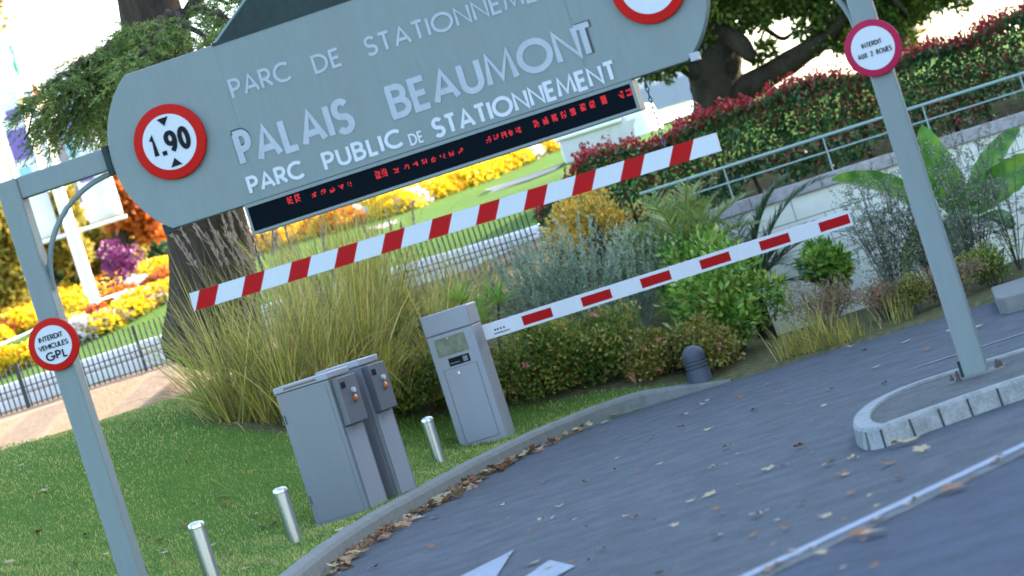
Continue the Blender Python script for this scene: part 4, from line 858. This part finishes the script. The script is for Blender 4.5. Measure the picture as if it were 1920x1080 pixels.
# sparse grey shrub trees in front of the wall
def olive(label, px, py, Y, h, wd, n):
    q = P(px, py, Y); b = Vector((q.x, Y, ground(q.x, Y)-.03)); o = thing('olive_shrub', label, 'shrub', b, 0, 'thin grey leaved shrubs before the cream wall'); mb = MB(); ps, ds = [], []
    for k in range(n):
        a_ = random.uniform(0, 2*math.pi); s_ = random.uniform(.05, 1); tipz = h*random.uniform(.6, 1.05); tip = Vector((math.cos(a_)*wd*s_, math.sin(a_)*wd*.6*s_, tipz)); mid = Vector((tip.x*.35, tip.y*.35, tipz*.45)); prev = []
        for t_ in np.linspace(0, 1, 9): prev.append(Vector((0, 0, 0))*(1-t_)**2+mid*2*t_*(1-t_)+tip*t_*t_+Vector((random.uniform(-.012, .012),)*3))
        mb.tube(prev, [.006*(1-i/10)+.001 for i in range(9)], 4, cap=False)
        for j in range(9):
            i = random.randrange(3, 9); s0 = prev[i]; td = Vector((random.gauss(0, 1), random.gauss(0, .7), random.gauss(.5, .7))).normalized(); tl = random.uniform(.10, .30); mb.tube([s0, s0+td*tl*.5+Vector((0, 0, .01)), s0+td*tl], [.0018, .0013, .0008], 3, cap=False)
            for t_ in rng.uniform(.1, 1, 15): ps.append(tuple(s0+td*tl*t_)); ds.append(np.array(td)*.4+rng.normal(0, .7, 3))
    mb.build('branches', TWIG, o); leaves('foliage', np.array(ps), np.array(ds), .036, .013, L_OLIVE, o)
olive('thin grey leaved shrub left of the right post against the wall', 1700, 604, 31.0, 1.30, .62, 26); olive('dense grey shrub hidden by the foot of the right post', 1765, 590, 31.2, 1.45, .5, 26)
olive('grey leaved shrub right of the right post', 1850, 562, 31.2, 1.45, .6, 26); olive('sparse grey twigs at the right edge above the pavement', 1925, 545, 31.6, 1.5, .55, 12)

# ------------------------------------------------------------------ right hand tree
YT = 40.0; tt3 = thing('spreading_tree', 'gnarled dark evergreen tree with spreading limbs standing behind the hedge', 'tree', (0, 0, 0))
def limb(px, r, name='limb', n=14, par=None, mat=BARK2, disp=.05):
    pts = [P(*q) for q in px]; mb = MB(); mb.tube(pts, r, n); o = mb.build(name, mat, par or tt3); s2 = o.modifiers.new('sub', 'SUBSURF'); s2.levels = s2.render_levels = 2
    tx = bpy.data.textures.new('relief', 'CLOUDS'); tx.noise_scale = .22; dd = o.modifiers.new('disp', 'DISPLACE'); dd.texture = tx; dd.strength = disp; dd.texture_coords = 'LOCAL'; return o
limb([(1352, 262, YT), (1348, 212, YT), (1345, 165, YT), (1340, 110, YT), (1325, 50, YT), (1310, 0, YT), (1290, -60, YT)], [.42, .37, .33, .35, .33, .28, .2], 'trunk', 20, None, BARK2, .12)
limb([(1352, 190, YT-.1), (1395, 168, YT-.1), (1450, 135, YT-.2), (1510, 100, YT-.3), (1560, 62, YT-.4), (1610, -10, YT-.5)], [.22, .18, .155, .14, .12, .08])
limb([(1345, 60, YT-.2), (1380, 70, YT-.3), (1402, 98, YT-.45), (1412, 118, YT-.5)], [.15, .15, .11, .05]); limb([(1335, 150, YT-.1), (1295, 125, YT-.2), (1255, 118, YT-.3), (1215, 135, YT-.4)], [.16, .11, .07, .03])
limb([(1340, 40, YT), (1385, 20, YT), (1440, 55, YT), (1472, 85, YT), (1500, 40, YT)], [.10, .06, .045, .035, .02], 'limb', 8, None, BARK2, .02); limb([(1355, 20, YT), (1400, -30, YT), (1480, -60, YT), (1600, -90, YT)], [.14, .1, .07, .04])
limb([(1610, -10, YT-.5), (1680, -10, YT-.6), (1710, 40, YT-.7)], [.07, .04, .02], 'limb', 8, None, BARK2, .02)
bl = [(1300, 20, 26), (1320, 70, 16), (1345, 5, 30), (1400, 8, 28), (1390, 40, 15), (1425, 30, 22), (1450, 0, 25), (1480, 5, 26), (1440, 90, 10), (1520, 5, 30), (1555, 30, 30), (1545, 60, 22), (1535, 85, 12), (1590, 50, 20), (1600, 0, 26), (1660, 5, 34), (1650, 30, 22), (1690, 40, 18), (1700, 75, 16), (1720, 15, 24), (1575, 85, 10), (1760, 0, 14), (1240, 125, 22), (1215, 132, 14), (1262, 118, 14), (1300, -40, 60), (1400, -60, 70), (1500, -70, 70), (1600, -60, 70), (1700, -50, 60), (1800, 5, 10), (1785, -20, 20), (1420, 110, 7), (1500, 55, 10)]
ps, ds = [], []
for (a_, b_, r_) in bl:
    c = np.array(P(a_, b_, YT-.3)); rr = r_/F*YT; n_ = int(min(1100, 40+r_*r_*.62)); d_ = unit(rng.normal(size=(n_, 3))); sc = np.array([1, 1.3, 1]); ps.append(c+d_*rr*sc*rng.uniform(0, 1, (n_, 1))**.5+rng.normal(0, .03, (n_, 3))); ds.append(d_+rng.normal(0, .6, (n_, 3)))
leaves('crown', np.concatenate(ps), np.concatenate(ds), .11, .05, L_TREE, tt3)

# ------------------------------------------------------------------ railing and white wall of the park
x0f, x1f = UV(-1250, 0, 37).x, UV(75, 0, 37).x
def fz(x): return np.interp(x, [UV(-1000, 0, 37).x, UV(-640, 0, 37).x, UV(0, 0, 37).x], [UV(0, -54, 37).z, UV(0, -56, 37).z, UV(0, -40, 37).z])
fr = thing('park_railing', 'dark thin bar railing along the mulch strip in front of the white low wall', 'railing', (0, 37, 0))
mb = MB(); x = x0f; sp_ = 10.2/F*37
while x < x1f: z = float(fz(x)); mb.box(x-.0085, x+.0085, -.0085, .0085, z-.08, z+.56); x += sp_
mb.build('rods', RODM, fr)
mb = MB(); xs = np.linspace(x0f, x1f, 30)
for zz in (.27,): mb.tube([(q, .014, float(fz(q))+zz) for q in xs], .007, 5)
mb.build('rail', RODM, fr)
for u_ in (-930, -700, -466, -232): 
    x = UV(u_, 0, 37).x; z = float(fz(x)); mb = MB(); mb.box(x-.018, x+.018, -.018, .018, z-.1, z+.56); mb.build('railing_post', RODM, fr)
wv = thing('white_wall', 'low white rendered wall with a rounded top behind the dark bar railing', 'wall', (0, 37.55, 0))
mb = MB(); xs = np.linspace(x0f-2, x1f+.6, 24)
for name_, y0_, y1_, za, zb2, m_ in (('wall_body', .0, .5, -.4, .20, WHITEWALL), ('wall_cap', -.015, 1.1, .205, .37, WHITEWALL)):
    mb = MB(); vs = []; 
    for q in xs: z = float(fz(q)); vs += [(q, y0_, z+za), (q, y1_, z+za), (q, y1_, z+zb2), (q, y0_, z+zb2)]
    k = len(xs); fs = [(i*4+j, i*4+(j+1) % 4, (i+1)*4+(j+1) % 4, (i+1)*4+j) for i in range(k-1) for j in range(4)]+[(3, 2, 1, 0), ((k-1)*4, (k-1)*4+1, (k-1)*4+2, (k-1)*4+3)]
    mb.add(vs, fs); mb.build(name_, m_, wv, bevel=.03)
# park paths and bed edging draped on the slope
def drape(name, pix, w_, mat, lift=.02):
    pts = [hit(*q, 38, 70) for q in pix]; p2 = resample([(q.x, q.y) for q in pts], .3); t2 = np.gradient(p2, axis=0); t2 /= np.maximum(np.linalg.norm(t2, axis=1, keepdims=True), 1e-6); n2 = np.stack([-t2[:, 1], t2[:, 0]], 1); vs, fs = [], []
    for i, q in enumerate(p2):
        for s_ in (-1, -.33, .33, 1): r_ = q+n2[i]*w_*s_; vs.append((r_[0], r_[1], ground(*r_)+lift))
    for i in range(len(p2)-1):
        for j in range(3): fs.append((i*4+j, i*4+j+1, (i+1)*4+j+1, (i+1)*4+j))
    mb = MB(); mb.add(vs, fs); o = struct(mb.build(name, mat)); 
    for p_ in o.data.polygons:
        pass
    return o
drape('path', [(700, 432), (830, 392), (940, 353), (1050, 315)], .38, PATH)
drape('bed_edging', [(-60, 694), (60, 645), (150, 600), (200, 580), (250, 567)], .15, WHITEWALL, .16); drape('bed_edging', [(225, 545), (290, 538), (340, 520)], .12, WHITEWALL, .16)

# chrysanthemum mounds
proto = {}
def mum(col):
    o = thing('flower_mound', '', 'flowers'); m_ = 520; d_ = unit(rng.normal(size=(m_, 3))+np.array([0, 0, .5])); d_[:, 2] = np.abs(d_[:, 2]); p_ = d_*np.array([.30, .30, .25]); leaves('blossoms', p_+rng.normal(0, .012, p_.shape), d_*.35+rng.normal(0, 1, p_.shape), .062, .058, MUM[col], o, .15)
    m_ = 260; d_ = unit(rng.normal(size=(m_, 3))); d_[:, 2] = np.abs(d_[:, 2])*.5; leaves('leaves', d_*np.array([.29, .29, .16]), d_+rng.normal(0, .4, d_.shape), .06, .03, L_ROSE, o); return o
LAB = {'yellow': 'bright yellow chrysanthemum mound', 'orange': 'orange chrysanthemum mound', 'golden': 'golden yellow chrysanthemum mound', 'white': 'whitish pink chrysanthemum mound', 'russet': 'russet brown chrysanthemum mound'}
def plant(px, py, col, s, bed):
    first = col not in proto
    if first: proto[col] = mum(col); o = proto[col]
    else: o = copy_tree(proto[col])
    p = hit(px, py, 38, 70); o.location = (p.x, p.y, p.z-.02); o.scale = (s, s, s*random.uniform(.85, 1.1)); o.rotation_euler.z = random.uniform(0, 6)
    o['label'] = LAB[col]+(' in the bed beyond the dark bar railing' if bed == 'L' else ' in the row up the lawn under the display'); o['group'] = o['label']+'s'; o['category'] = 'flowers'
c5 = ['yellow', 'golden', 'orange', 'yellow', 'golden', 'white', 'yellow', 'yellow', 'white']
for px_, py_, c_, s_ in ((8, 700, 'yellow', 1.2), (30, 690, 'golden', 1.1), (55, 682, 'yellow', 1.0), (-25, 716, 'yellow', 1.2), (160, 634, 'white', 1.05), (140, 632, 'yellow', 1.1), (190, 622, 'yellow', 1.05), (185, 606, 'russet', 1.0), (212, 610, 'white', .95), (238, 598, 'yellow', 1.1), (262, 584, 'golden', 1.05), (285, 574, 'white', .9), (305, 566, 'yellow', 1.1), (322, 556, 'golden', 1.1),
                         (10, 634, 'russet', 1.0), (-10, 650, 'yellow', 1.1), (38, 622, 'yellow', 1.2), (60, 612, 'golden', 1.1), (22, 612, 'golden', 1.1), (-12, 622, 'orange', 1.0), (45, 600, 'yellow', 1.1), (130, 590, 'yellow', 1.2), (150, 578, 'golden', 1.1), (122, 578, 'golden', 1.1), (140, 566, 'yellow', 1.0), (118, 566, 'yellow', 1.1), (165, 596, 'yellow', 1.0),
                         (200, 566, 'golden', 1.1), (215, 552, 'yellow', 1.1), (195, 548, 'orange', 1.0), (208, 540, 'golden', 1.0), (222, 532, 'orange', 1.0), (235, 560, 'orange', .9), (285, 530, 'yellow', 1.2), (305, 522, 'golden', 1.1), (272, 525, 'yellow', 1.0), (300, 540, 'russet', .9), (318, 532, 'orange', 1.0), (320, 515, 'yellow', 1.1), (265, 548, 'white', .9), (295, 512, 'yellow', 1.0), (175, 560, 'orange', 1.0), (250, 575, 'white', .9)): plant(px_, py_, c_, s_, 'L')
f0, f1 = (745, 398), (1052, 268)
for k in range(26):
    f = k/25; px_ = f0[0]+(f1[0]-f0[0])*f; py_ = f0[1]+(f1[1]-f0[1])*f+(-6 if k % 2 else 3)+6*math.sin(f*3); plant(px_, py_, random.choice(c5), random.uniform(1.0, 1.3)*(1-.2*f), 'R')
for k in range(16):
    f = k/15; px_ = 500+(760-500)*f; py_ = 468-(468-375)*f+random.uniform(-10, 12); plant(px_, py_, random.choice(['yellow', 'golden', 'orange', 'white', 'golden']), random.uniform(.9, 1.25), 'R')
p = hit(240, 556, 38, 70); shrub('magenta_bush', 'magenta flowering bush among the yellow chrysanthemums', 'bush', p, .38, .38, .42, 900, .07, .045, L_MAG, 10, None, 5)

# ------------------------------------------------------------------ background trees on the left
def bgtree(name, label, px, py, Y, crown, n, L, W, mat, group=None):
    q = P(px, py, Y); z = ground(q.x, Y); o = thing(name, label, 'tree', (q.x, Y, z), 0, group); cs, rs = [], []; top = 0
    for (a_, b_, r_) in crown: c = P(a_, b_, Y)-Vector((q.x, Y, z)); cs.append(tuple(c)); rs.append((r_/F*Y,)*3); top = max(top, c.z)
    p_, d_ = tufts(cs, rs, n); leaves('crown', p_+rng.normal(0, .05, p_.shape), d_*.5+rng.normal(0, .7, p_.shape), L, W, mat, o)
    mb = MB(); mb.tube([(0, 0, -.3), (0, 0, top*.5), cs[0]], [.16, .11, .05], 8); mb.build('trunk', BARK, o)
    for c in cs[1:4]: mb = MB(); mb.tube([(0, 0, top*.4), (c[0]*.5, c[1]*.5, c[2]*.8), c], [.06, .04, .015], 6); mb.build('limb', BARK, o)
    return o
bgtree('maple_tree', 'small orange leaved maple behind the left round end of the board', 250, 520, 50, [(232, 375, 34), (215, 335, 24), (258, 400, 32), (285, 425, 26), (222, 410, 22), (240, 350, 22)], 3200, .15, .10, L_ORANGE)
bgtree('autumn_tree', 'yellow green drooping tree behind the white mast', 205, 540, 52, [(195, 455, 42), (165, 480, 34), (225, 455, 38), (245, 490, 28), (170, 430, 26), (215, 490, 30)], 4500, .17, .08, L_YELLOW)
bgtree('autumn_tree', 'yellow autumn tree at the left edge behind the left post', 10, 600, 50, [(10, 450, 46), (-30, 480, 50), (25, 510, 40), (0, 540, 44), (-20, 410, 46), (45, 545, 28)], 5200, .17, .09, L_YELLOW)
bgtree('autumn_tree', 'small yellow olive tree seen through the gantry corner', 105, 560, 51, [(110, 400, 36), (95, 440, 36), (130, 470, 34), (75, 420, 30), (120, 365, 26)], 3600, .16, .08, L_YELLOW)
bgtree('conifer', 'dark green narrow conifer beside the cedar trunk', 285, 530, 54, [(275, 445, 20), (285, 480, 24), (292, 505, 24), (268, 415, 14), (300, 470, 20)], 2600, .14, .05, L_DKGREEN)
bgtree('autumn_tree', 'light yellow tree seen through the cedar needles', 220, 480, 58, [(200, 180, 40), (215, 220, 34), (180, 215, 30), (235, 250, 30), (195, 250, 28)], 900, .18, .10, L_YELLOW)
bgtree('conifer', 'dark bush tree at the foot of the mast', 130, 560, 53, [(125, 520, 30), (150, 500, 26), (105, 535, 26), (175, 510, 24)], 2400, .15, .07, L_DKGREEN)
bgtree('autumn_tree', 'high pale tree touching the top left corner', -60, 500, 60, [(-10, 40, 24), (-25, 70, 26), (2, 95, 12), (-40, 10, 40), (-60, 100, 40), (-60, 200, 40)], 1500, .18, .10, L_YELLOW)
# banner masts and flag
def mast(label, px, py, Y, topv):
    q = hit(px, py, 38, 60) if Y is None else None; o = thing('banner_mast', label, 'flag mast', q); u0 = q.x/q.y*F; Ym = q.y
    def zz(v): return UV(0, v, Ym).z-q.z
    mb = MB(); mb.lathe([(.075, -.1), (.07, zz(-340)), (.05, zz(topv)), (0, zz(topv)+.02)], 12); mb.build('pole', BANNER, o)
    def X(u): return u/F*Ym-q.x
    for v in (-346, -640):
        mb = MB(); mb.tube([(X(-822), 0, zz(v)), (X(-648), 0, zz(v))], .028, 8); mb.build('crossarm', BANNER, o)
    for ua, ub, col in ((-818, -776, 0), (-718, -652, 1)):
        mb = MB(); n_ = 14; vs = []
        for k in range(n_+1): v = -352-(634-352)*k/n_; y0 = .03*math.sin(k*.8); vs += [(X(ua), -.02+y0, zz(v)), ((X(ua)+X(ub))/2, -.02-.02+y0, zz(v)), (X(ub), -.02+y0*.6, zz(v))]
        mb.add(vs, [(k*3+j, k*3+j+1, k*3+4+j, k*3+3+j) for k in range(n_) for j in (0, 1)], 0, True); bn_ = mb.build('banner', BANNER, o, sharp=80); so_ = bn_.modifiers.new('t', 'SOLIDIFY'); so_.thickness = .006
        for (fa_, fb_, va, vb, mt) in ((.05, .95, -505, -562, LAVENDER), (.1, .6, -450, -490, CYAN), (.3, .9, -580, -600, LAVENDER)) if col == 0 else ((.25, .95, -520, -568, LAVENDER), (-.05, .3, -480, -530, CYAN), (.1, .5, -430, -475, LAVENDER)):
            mb = MB(); mb.box(X(ua+(ub-ua)*max(0, fa_)), X(ua+(ub-ua)*fb_), -.079, -.076, zz(va), zz(vb)); mb.build('banner_print', mt, bn_)
    return o
mast('white mast with a crossarm carrying two tall printed banners beyond the railing', 186, 590, None, -700)
q = hit(90, 628, 39, 60); fl = thing('flag_pole', 'slim white pole with a limp green and red flag left of the cedar boughs', 'flag', q)
u0 = uv(45, 130)[0]; 
fb_ = P(45, 130, q.y)
fl.location = (fb_.x-.10, q.y, ground(fb_.x-.1, q.y)); fz0 = fl.location.z
mb = MB(); mb.lathe([(.035, -.1), (.025, P(20, 60, q.y).z-fz0), (0, P(20, 60, q.y).z-fz0+.02)], 8); mb.build('pole', BANNER, fl)
def fpan(pa, pb, w0_, w1_, mt):
    a_, b_ = P(*pa, q.y)-Vector(fl.location), P(*pb, q.y)-Vector(fl.location); vs = []
    for k in range(9):
        t_ = k/8; c = a_.lerp(b_, t_); ww = w0_+(w1_-w0_)*t_
        vs += [(c.x-ww, .03*math.sin(k), c.z), (c.x, -.05, c.z), (c.x+ww, .04*math.cos(k), c.z)]
    mb = MB(); mb.add(vs, [(k*3+j, k*3+j+1, k*3+4+j, k*3+3+j) for k in range(8) for j in (0, 1)], 0, True); o = mb.build('flag_cloth', mt, fl, sharp=80); s3 = o.modifiers.new('t', 'SOLIDIFY'); s3.thickness = .006
fpan((20, 85), (48, 150), .03, .10, FLAGG); fpan((50, 152), (68, 195), .10, .10, FLAGR)

# palace, villa, parapet, pillar
pc = UV(-760, 0, 82); pl = thing('palace', 'pale yellow palace front with tall windows far behind the masts', 'building', (pc.x, 82, 3.2), R(52))
mb = MB(); mb.box(-4.5, 3.6, 0, 10, -.5, 6.4); mb.build('wall', CREAM, pl)
mb = MB(); mb.box(-4.7, 3.8, -.25, 10.2, 6.405, 6.75); mb.build('cornice', WHITEWALL, pl); mb = MB(); mb.box(-4.6, 3.7, -.1, 10.1, 2.9, 3.05); mb.build('string_course', WHITEWALL, pl)
mb = MB(); mb.prism([(-4.7, 6.755), (3.8, 6.755), (2.6, 8.4), (-3.5, 8.4)], .2, 9.8); mb.build('roof', ROOF, pl)
for i in range(5):
    for z0, z1 in ((.3, 2.5), (3.4, 5.6)):
        x_ = -3.9+i*1.55; mb = MB(); mb.box(x_-.5, x_+.5, -.06, .02, z0-.12, z1+.12); f_ = mb.build('window', WHITEWALL, pl); mb = MB(); mb.box(x_-.38, x_+.38, -.075, -.062, z0, z1); mb.build('pane', GLASSD, f_)
vc = UV(330, 0, 78); vl = thing('villa', 'plain pale grey building far behind the gnarled tree', 'building', (vc.x, 78, 3.2))
zb0 = UV(0, -282, 78).z-3.2; mb = MB(); mb.box(-3.2, 1.9, 0, 8, -.5, 5.2); mb.build('wall', PALE, vl); mb = MB(); mb.box(-3.3, 2.0, -.35, -.002, -.5, zb0); mb.build('shaded_road_band', paint('road_shade_blue', (.24, .27, .36), .8), vl); mb = MB(); mb.prism([(-3.5, 5.205), (2.2, 5.205), (1.2, 6.4), (-2.5, 6.4)], -.3, 8.3); mb.build('roof', ROOF, vl)  # blue band stands for shaded road, its shade put into the colour
mb = MB(); mb.box(-1.9, -1.1, -.02, .02, 2.2, 3.9); w_ = mb.build('window', GLASSD, vl)
pp = thing('parapet_wall', 'low pale stone parapet with a lit sloping top on the park lawn under the display', 'wall', (UV(245, 0, 45.5).x, 45.5, 0)); zt0 = UV(0, -250, 45.5).z; zb1 = ground(UV(245, 0, 45.5).x, 45.5)-.5
hw2 = 78/F*45.5; mb = MB(); mb.box(-hw2, hw2, 0, .55, zb1, zt0-.11); mb.build('wall_body', paint('parapet_grey', (.55, .55, .55), .8), pp, bevel=.02); mb = MB(); mb.box(-hw2-.05, hw2-.25, -.06, .6, zt0-.107, zt0); mb.build('wall_cap', WHITEWALL, pp, bevel=.02)
mb = MB(); mb.lathe([(.32, zb1), (.30, zt0-.2), (.26, zt0+.03), (0, zt0+.08)], 16, c=(hw2, .28, 0)); mb.build('end_scroll', WHITEWALL, pp)
drape('forecourt', [(1180, 243), (1300, 205), (1420, 168)], 1.6, WHITEWALL, .03)
pq = UV(856, -190, 45); pr_ = thing('stone_pillar', 'beige stone pillar with a stepped cap above the hedge beside the right post', 'pillar', (pq.x-.02, 45, ground(pq.x, 45)), R(-35))
ztp = UV(0, -268, 45).z-pr_.location.z; mb = MB(); mb.box(-.2, .2, -.2, .2, -.2, ztp-.28); mb.build('shaft', BEIGE, pr_, bevel=.015); mb = MB(); mb.box(-.27, .27, -.27, .27, ztp-.277, ztp-.19); mb.build('cap', BEIGE, pr_, bevel=.01)
mb = MB(); mb.lathe([(.22, ztp-.188), (.24, ztp-.10), (.17, ztp-.02), (.05, ztp+.03), (0, ztp+.04)], 20); mb.build('ball', BEIGE, pr_)
# plain block added out of view, only to cast shade over the entrance
hs = thing('shade_block', 'tall plain block added out of view right of the driveway to shade the entrance', 'building', (13.5, 14, 0))
mb = MB(); mb.box(0, 12, 0, 27.5, -.1, 13.2); mb.build('wall', PALE, hs); mb = MB(); mb.box(-.4, 12.4, -.4, 27.9, 13.205, 13.5); mb.build('roof', ROOF, hs)

# ------------------------------------------------------------------ lawn blades, fallen leaves
m_ = 120000; X = rng.uniform(-6.5, 1.5, m_); Y = rng.uniform(19.5, 32.3, m_); xy = np.column_stack([X, Y]); 
lim = np.interp(Y, ES[:, 1][:60], ES[:, 0][:60]) if False else None
from_edge = edge_d(xy); side = np.zeros(m_, bool)
ey = ES[(ES[:, 1] > 15) & (ES[:, 0] < 1.6)]; xb = np.interp(Y, ey[:, 1], ey[:, 0]); side = (X < xb) & (from_edge > .17); u_ = X/Y*F; side &= (u_ > -1110)
ml = smoothstep(Y+.25*np.sin(X*1.3), 30.9, 31.6); so2 = np.maximum(smoothstep(Y-bedline(X), -.15, .3)*smoothstep(X, -2.6, -1.9), np.exp(-(((X+2.4)/.8)**2+((Y-28.9)/.6)**2))); side &= (rng.random(m_) > ml) & (rng.random(m_) > so2*1.2)
xy = xy[side]; z = zt(xy); b = np.column_stack([xy, z-.004]); m_ = len(b); d = np.column_stack([rng.normal(0, .45, m_), rng.normal(0, .45, m_), np.ones(m_)])
lg = leaves('grass', b, d, .036, .008, L_LAWN); lg['kind'] = 'stuff'; lg['label'] = 'short green lawn grass left of the kerb'
def leaf_mesh(nm, mat, curl, seed):
    r2 = random.Random(seed); n_ = 20; rim = []
    for k in range(n_):
        a_ = 2*math.pi*k/n_; lob = .62+.38*abs(math.cos(2.5*a_))*r2.uniform(.75, 1.15); rr = .055*lob*(1.0 if abs(a_-math.pi) > .4 else .7); rim.append((rr*math.cos(a_), rr*math.sin(a_)*.9, curl*(rr/.055)**2*.0028*(1.1+math.sin(2*a_+seed))+.003))
    vs = [(0, 0, .006)]+rim+[(-.045, .002, .006), (-.085, .012, .012), (-.085, .008, .012), (-.045, -.002, .006)]
    me = bpy.data.meshes.new(nm); me.from_pydata(vs, [], [(0, k+1, (k+1) % n_+1) for k in range(n_)]+[(n_+1, n_+2, n_+3, n_+4)]); me.materials.append(mat); me.update(); return me
LM = [leaf_mesh('fallen_leaf', L_FALL if k % 5 else L_FALLY, 1.0+.5*k, k) for k in range(7)]; LMP = [leaf_mesh('fallen_leaf', L_FALLY, .8+.4*k, 20+k) for k in range(4)]
def fallen(p, s, lab, grp, pool=LM):
    o = bpy.data.objects.new('fallen_leaf', random.choice(pool)); COL.objects.link(o); o.location = p; o.scale = (s, s*random.uniform(.75, 1), s*random.uniform(.7, 1.6)); o.rotation_euler = (random.gauss(0, .12), random.gauss(0, .12), random.uniform(0, 6.28)); tag(o, lab, 'leaf', grp)
RL = 'dry fallen leaf lying loose on the grey asphalt driveway'; GLb = 'dry fallen leaf lying on the green lawn'
listed = [(1020, 903), (1100, 903), (1237, 870), (1295, 940), (1330, 928), (1265, 985), (1128, 1030), (1000, 1056), (1420, 966), (1440, 880), (1470, 873), (1500, 838), (1525, 790), (1475, 758), (1554, 731), (1320, 758), (1285, 778), (1280, 800), (1330, 805), (1415, 768), (1660, 718), (1595, 650), (1620, 658), (1585, 662), (1465, 735), (1545, 760), (1345, 1005), (1410, 1005), (1595, 925), (1690, 895), (1665, 870), (1870, 865), (1555, 870), (1600, 860), (815, 970), (810, 1025), (700, 1065), (1160, 858), (1170, 820), (1130, 810), (1215, 825), (1360, 840), (1340, 876), (1050, 950), (1190, 970), (940, 948), (880, 985), (1500, 945), (1580, 890), (1390, 745), (1440, 720), (1640, 690), (1700, 640), (1835, 612), (1780, 620), (1740, 655)]
for px_, py_ in listed: g = G(px_, py_, .012); fallen(g, random.uniform(.6, 1.05), RL, 'fallen leaves scattered over the driveway', LM if random.random() < .84 else LMP)
for k in range(60):
    px_, py_ = random.uniform(900, 1650), random.uniform(720, 1075); g = G(px_, py_, .012); xbk = np.interp(g.y, ey[:, 1], ey[:, 0])
    if g.x < xbk+.4 or g.x > 1.5 or g.y > 30: continue
    fallen(g, random.uniform(.3, .7), RL, 'fallen leaves scattered over the driveway', LM if random.random() < .75 else LMP)
for px_, py_, lab, pool, s_ in ((1680, 833, 'brown curled leaf against the near foot of the island kerb', LM, 1.1), (1709, 826, 'pale yellow leaf leaning on the island kerb stones', LMP, 1.35), (1728, 842, 'pinkish brown leaf lying just right of the yellow leaf by the island', LM, 1.1), (1787, 915, 'large orange brown leaf on the white line', LM, 1.5), (1640, 998, 'pale yellow leaf in the gutter beside the orange leaf', LMP, 1.4), (1612, 1000, 'light brown leaf in the gutter left of the pale yellow leaf', LM, 1.3)): fallen(G(px_, py_, .02), s_, lab, None, pool)
for k in range(15):
    f = random.random(); g = LA.lerp(LB, f*1.15)+nl*random.gauss(.12, .06); fallen((g.x, g.y, .012), random.uniform(.4, .85), 'dry fallen leaf caught in the gutter beside the white line', 'fallen leaves in the gutter', LM if random.random() < .6 else LMP)
for px_, py_ in ((43, 880), (250, 805), (88, 927), (60, 935), (240, 1008), (75, 1007), (140, 1062), (110, 1065), (20, 1060), (280, 1015), (305, 1020), (318, 1035), (310, 1042), (425, 953), (420, 935), (480, 975), (495, 995), (520, 990), (450, 1065), (460, 1075), (430, 1050), (355, 865), (530, 1028), (590, 1018), (335, 1060), (500, 1062), (375, 1070), (275, 1068), (200, 1045), (605, 1012), (640, 1000), (400, 1030), (350, 990), (165, 1010)): g = hit(px_, py_, 19, 32); fallen((g.x, g.y, g.z+.022), random.uniform(.6, 1.1), GLb, 'fallen leaves on the lawn', LM if random.random() < .7 else LMP)
# litter swept against the kerb: nobody could count it
ps, fs = [], []; src = [LM[i] for i in range(7)]+LMP[:2]; arr = []
for k in range(330):
    s_ = random.choice(src); i = int(np.searchsorted(K[:, 1], random.triangular(20.5, 30.2, 26))); i = min(i, len(K)-2); q = K[i]-nk[i]*abs(random.gauss(.02, .09)); sc_ = random.uniform(.5, 1.15); Mx = Matrix.Translation((q[0], q[1], random.uniform(.005, .05))) @ Matrix.Rotation(random.uniform(0, 6.28), 4, 'Z') @ Matrix.Rotation(random.gauss(0, .5), 4, 'X') @ Matrix.Scale(sc_, 4)
    o0 = len(ps); ps += [tuple(Mx @ v.co) for v in s_.vertices]; fs += [[o0+j for j in p_.vertices] for p_ in s_.polygons]; arr += [0 if s_.materials[0] == L_FALL else 1]*len(s_.polygons)
mb = MB(); mb.v, mb.f, mb.m, mb.sm = ps, fs, arr, [False]*len(fs); lt = mb.build('leaf_litter', [L_FALL, L_FALLY]); lt['kind'] = 'stuff'; lt['label'] = 'band of dry leaves swept against the kerb'
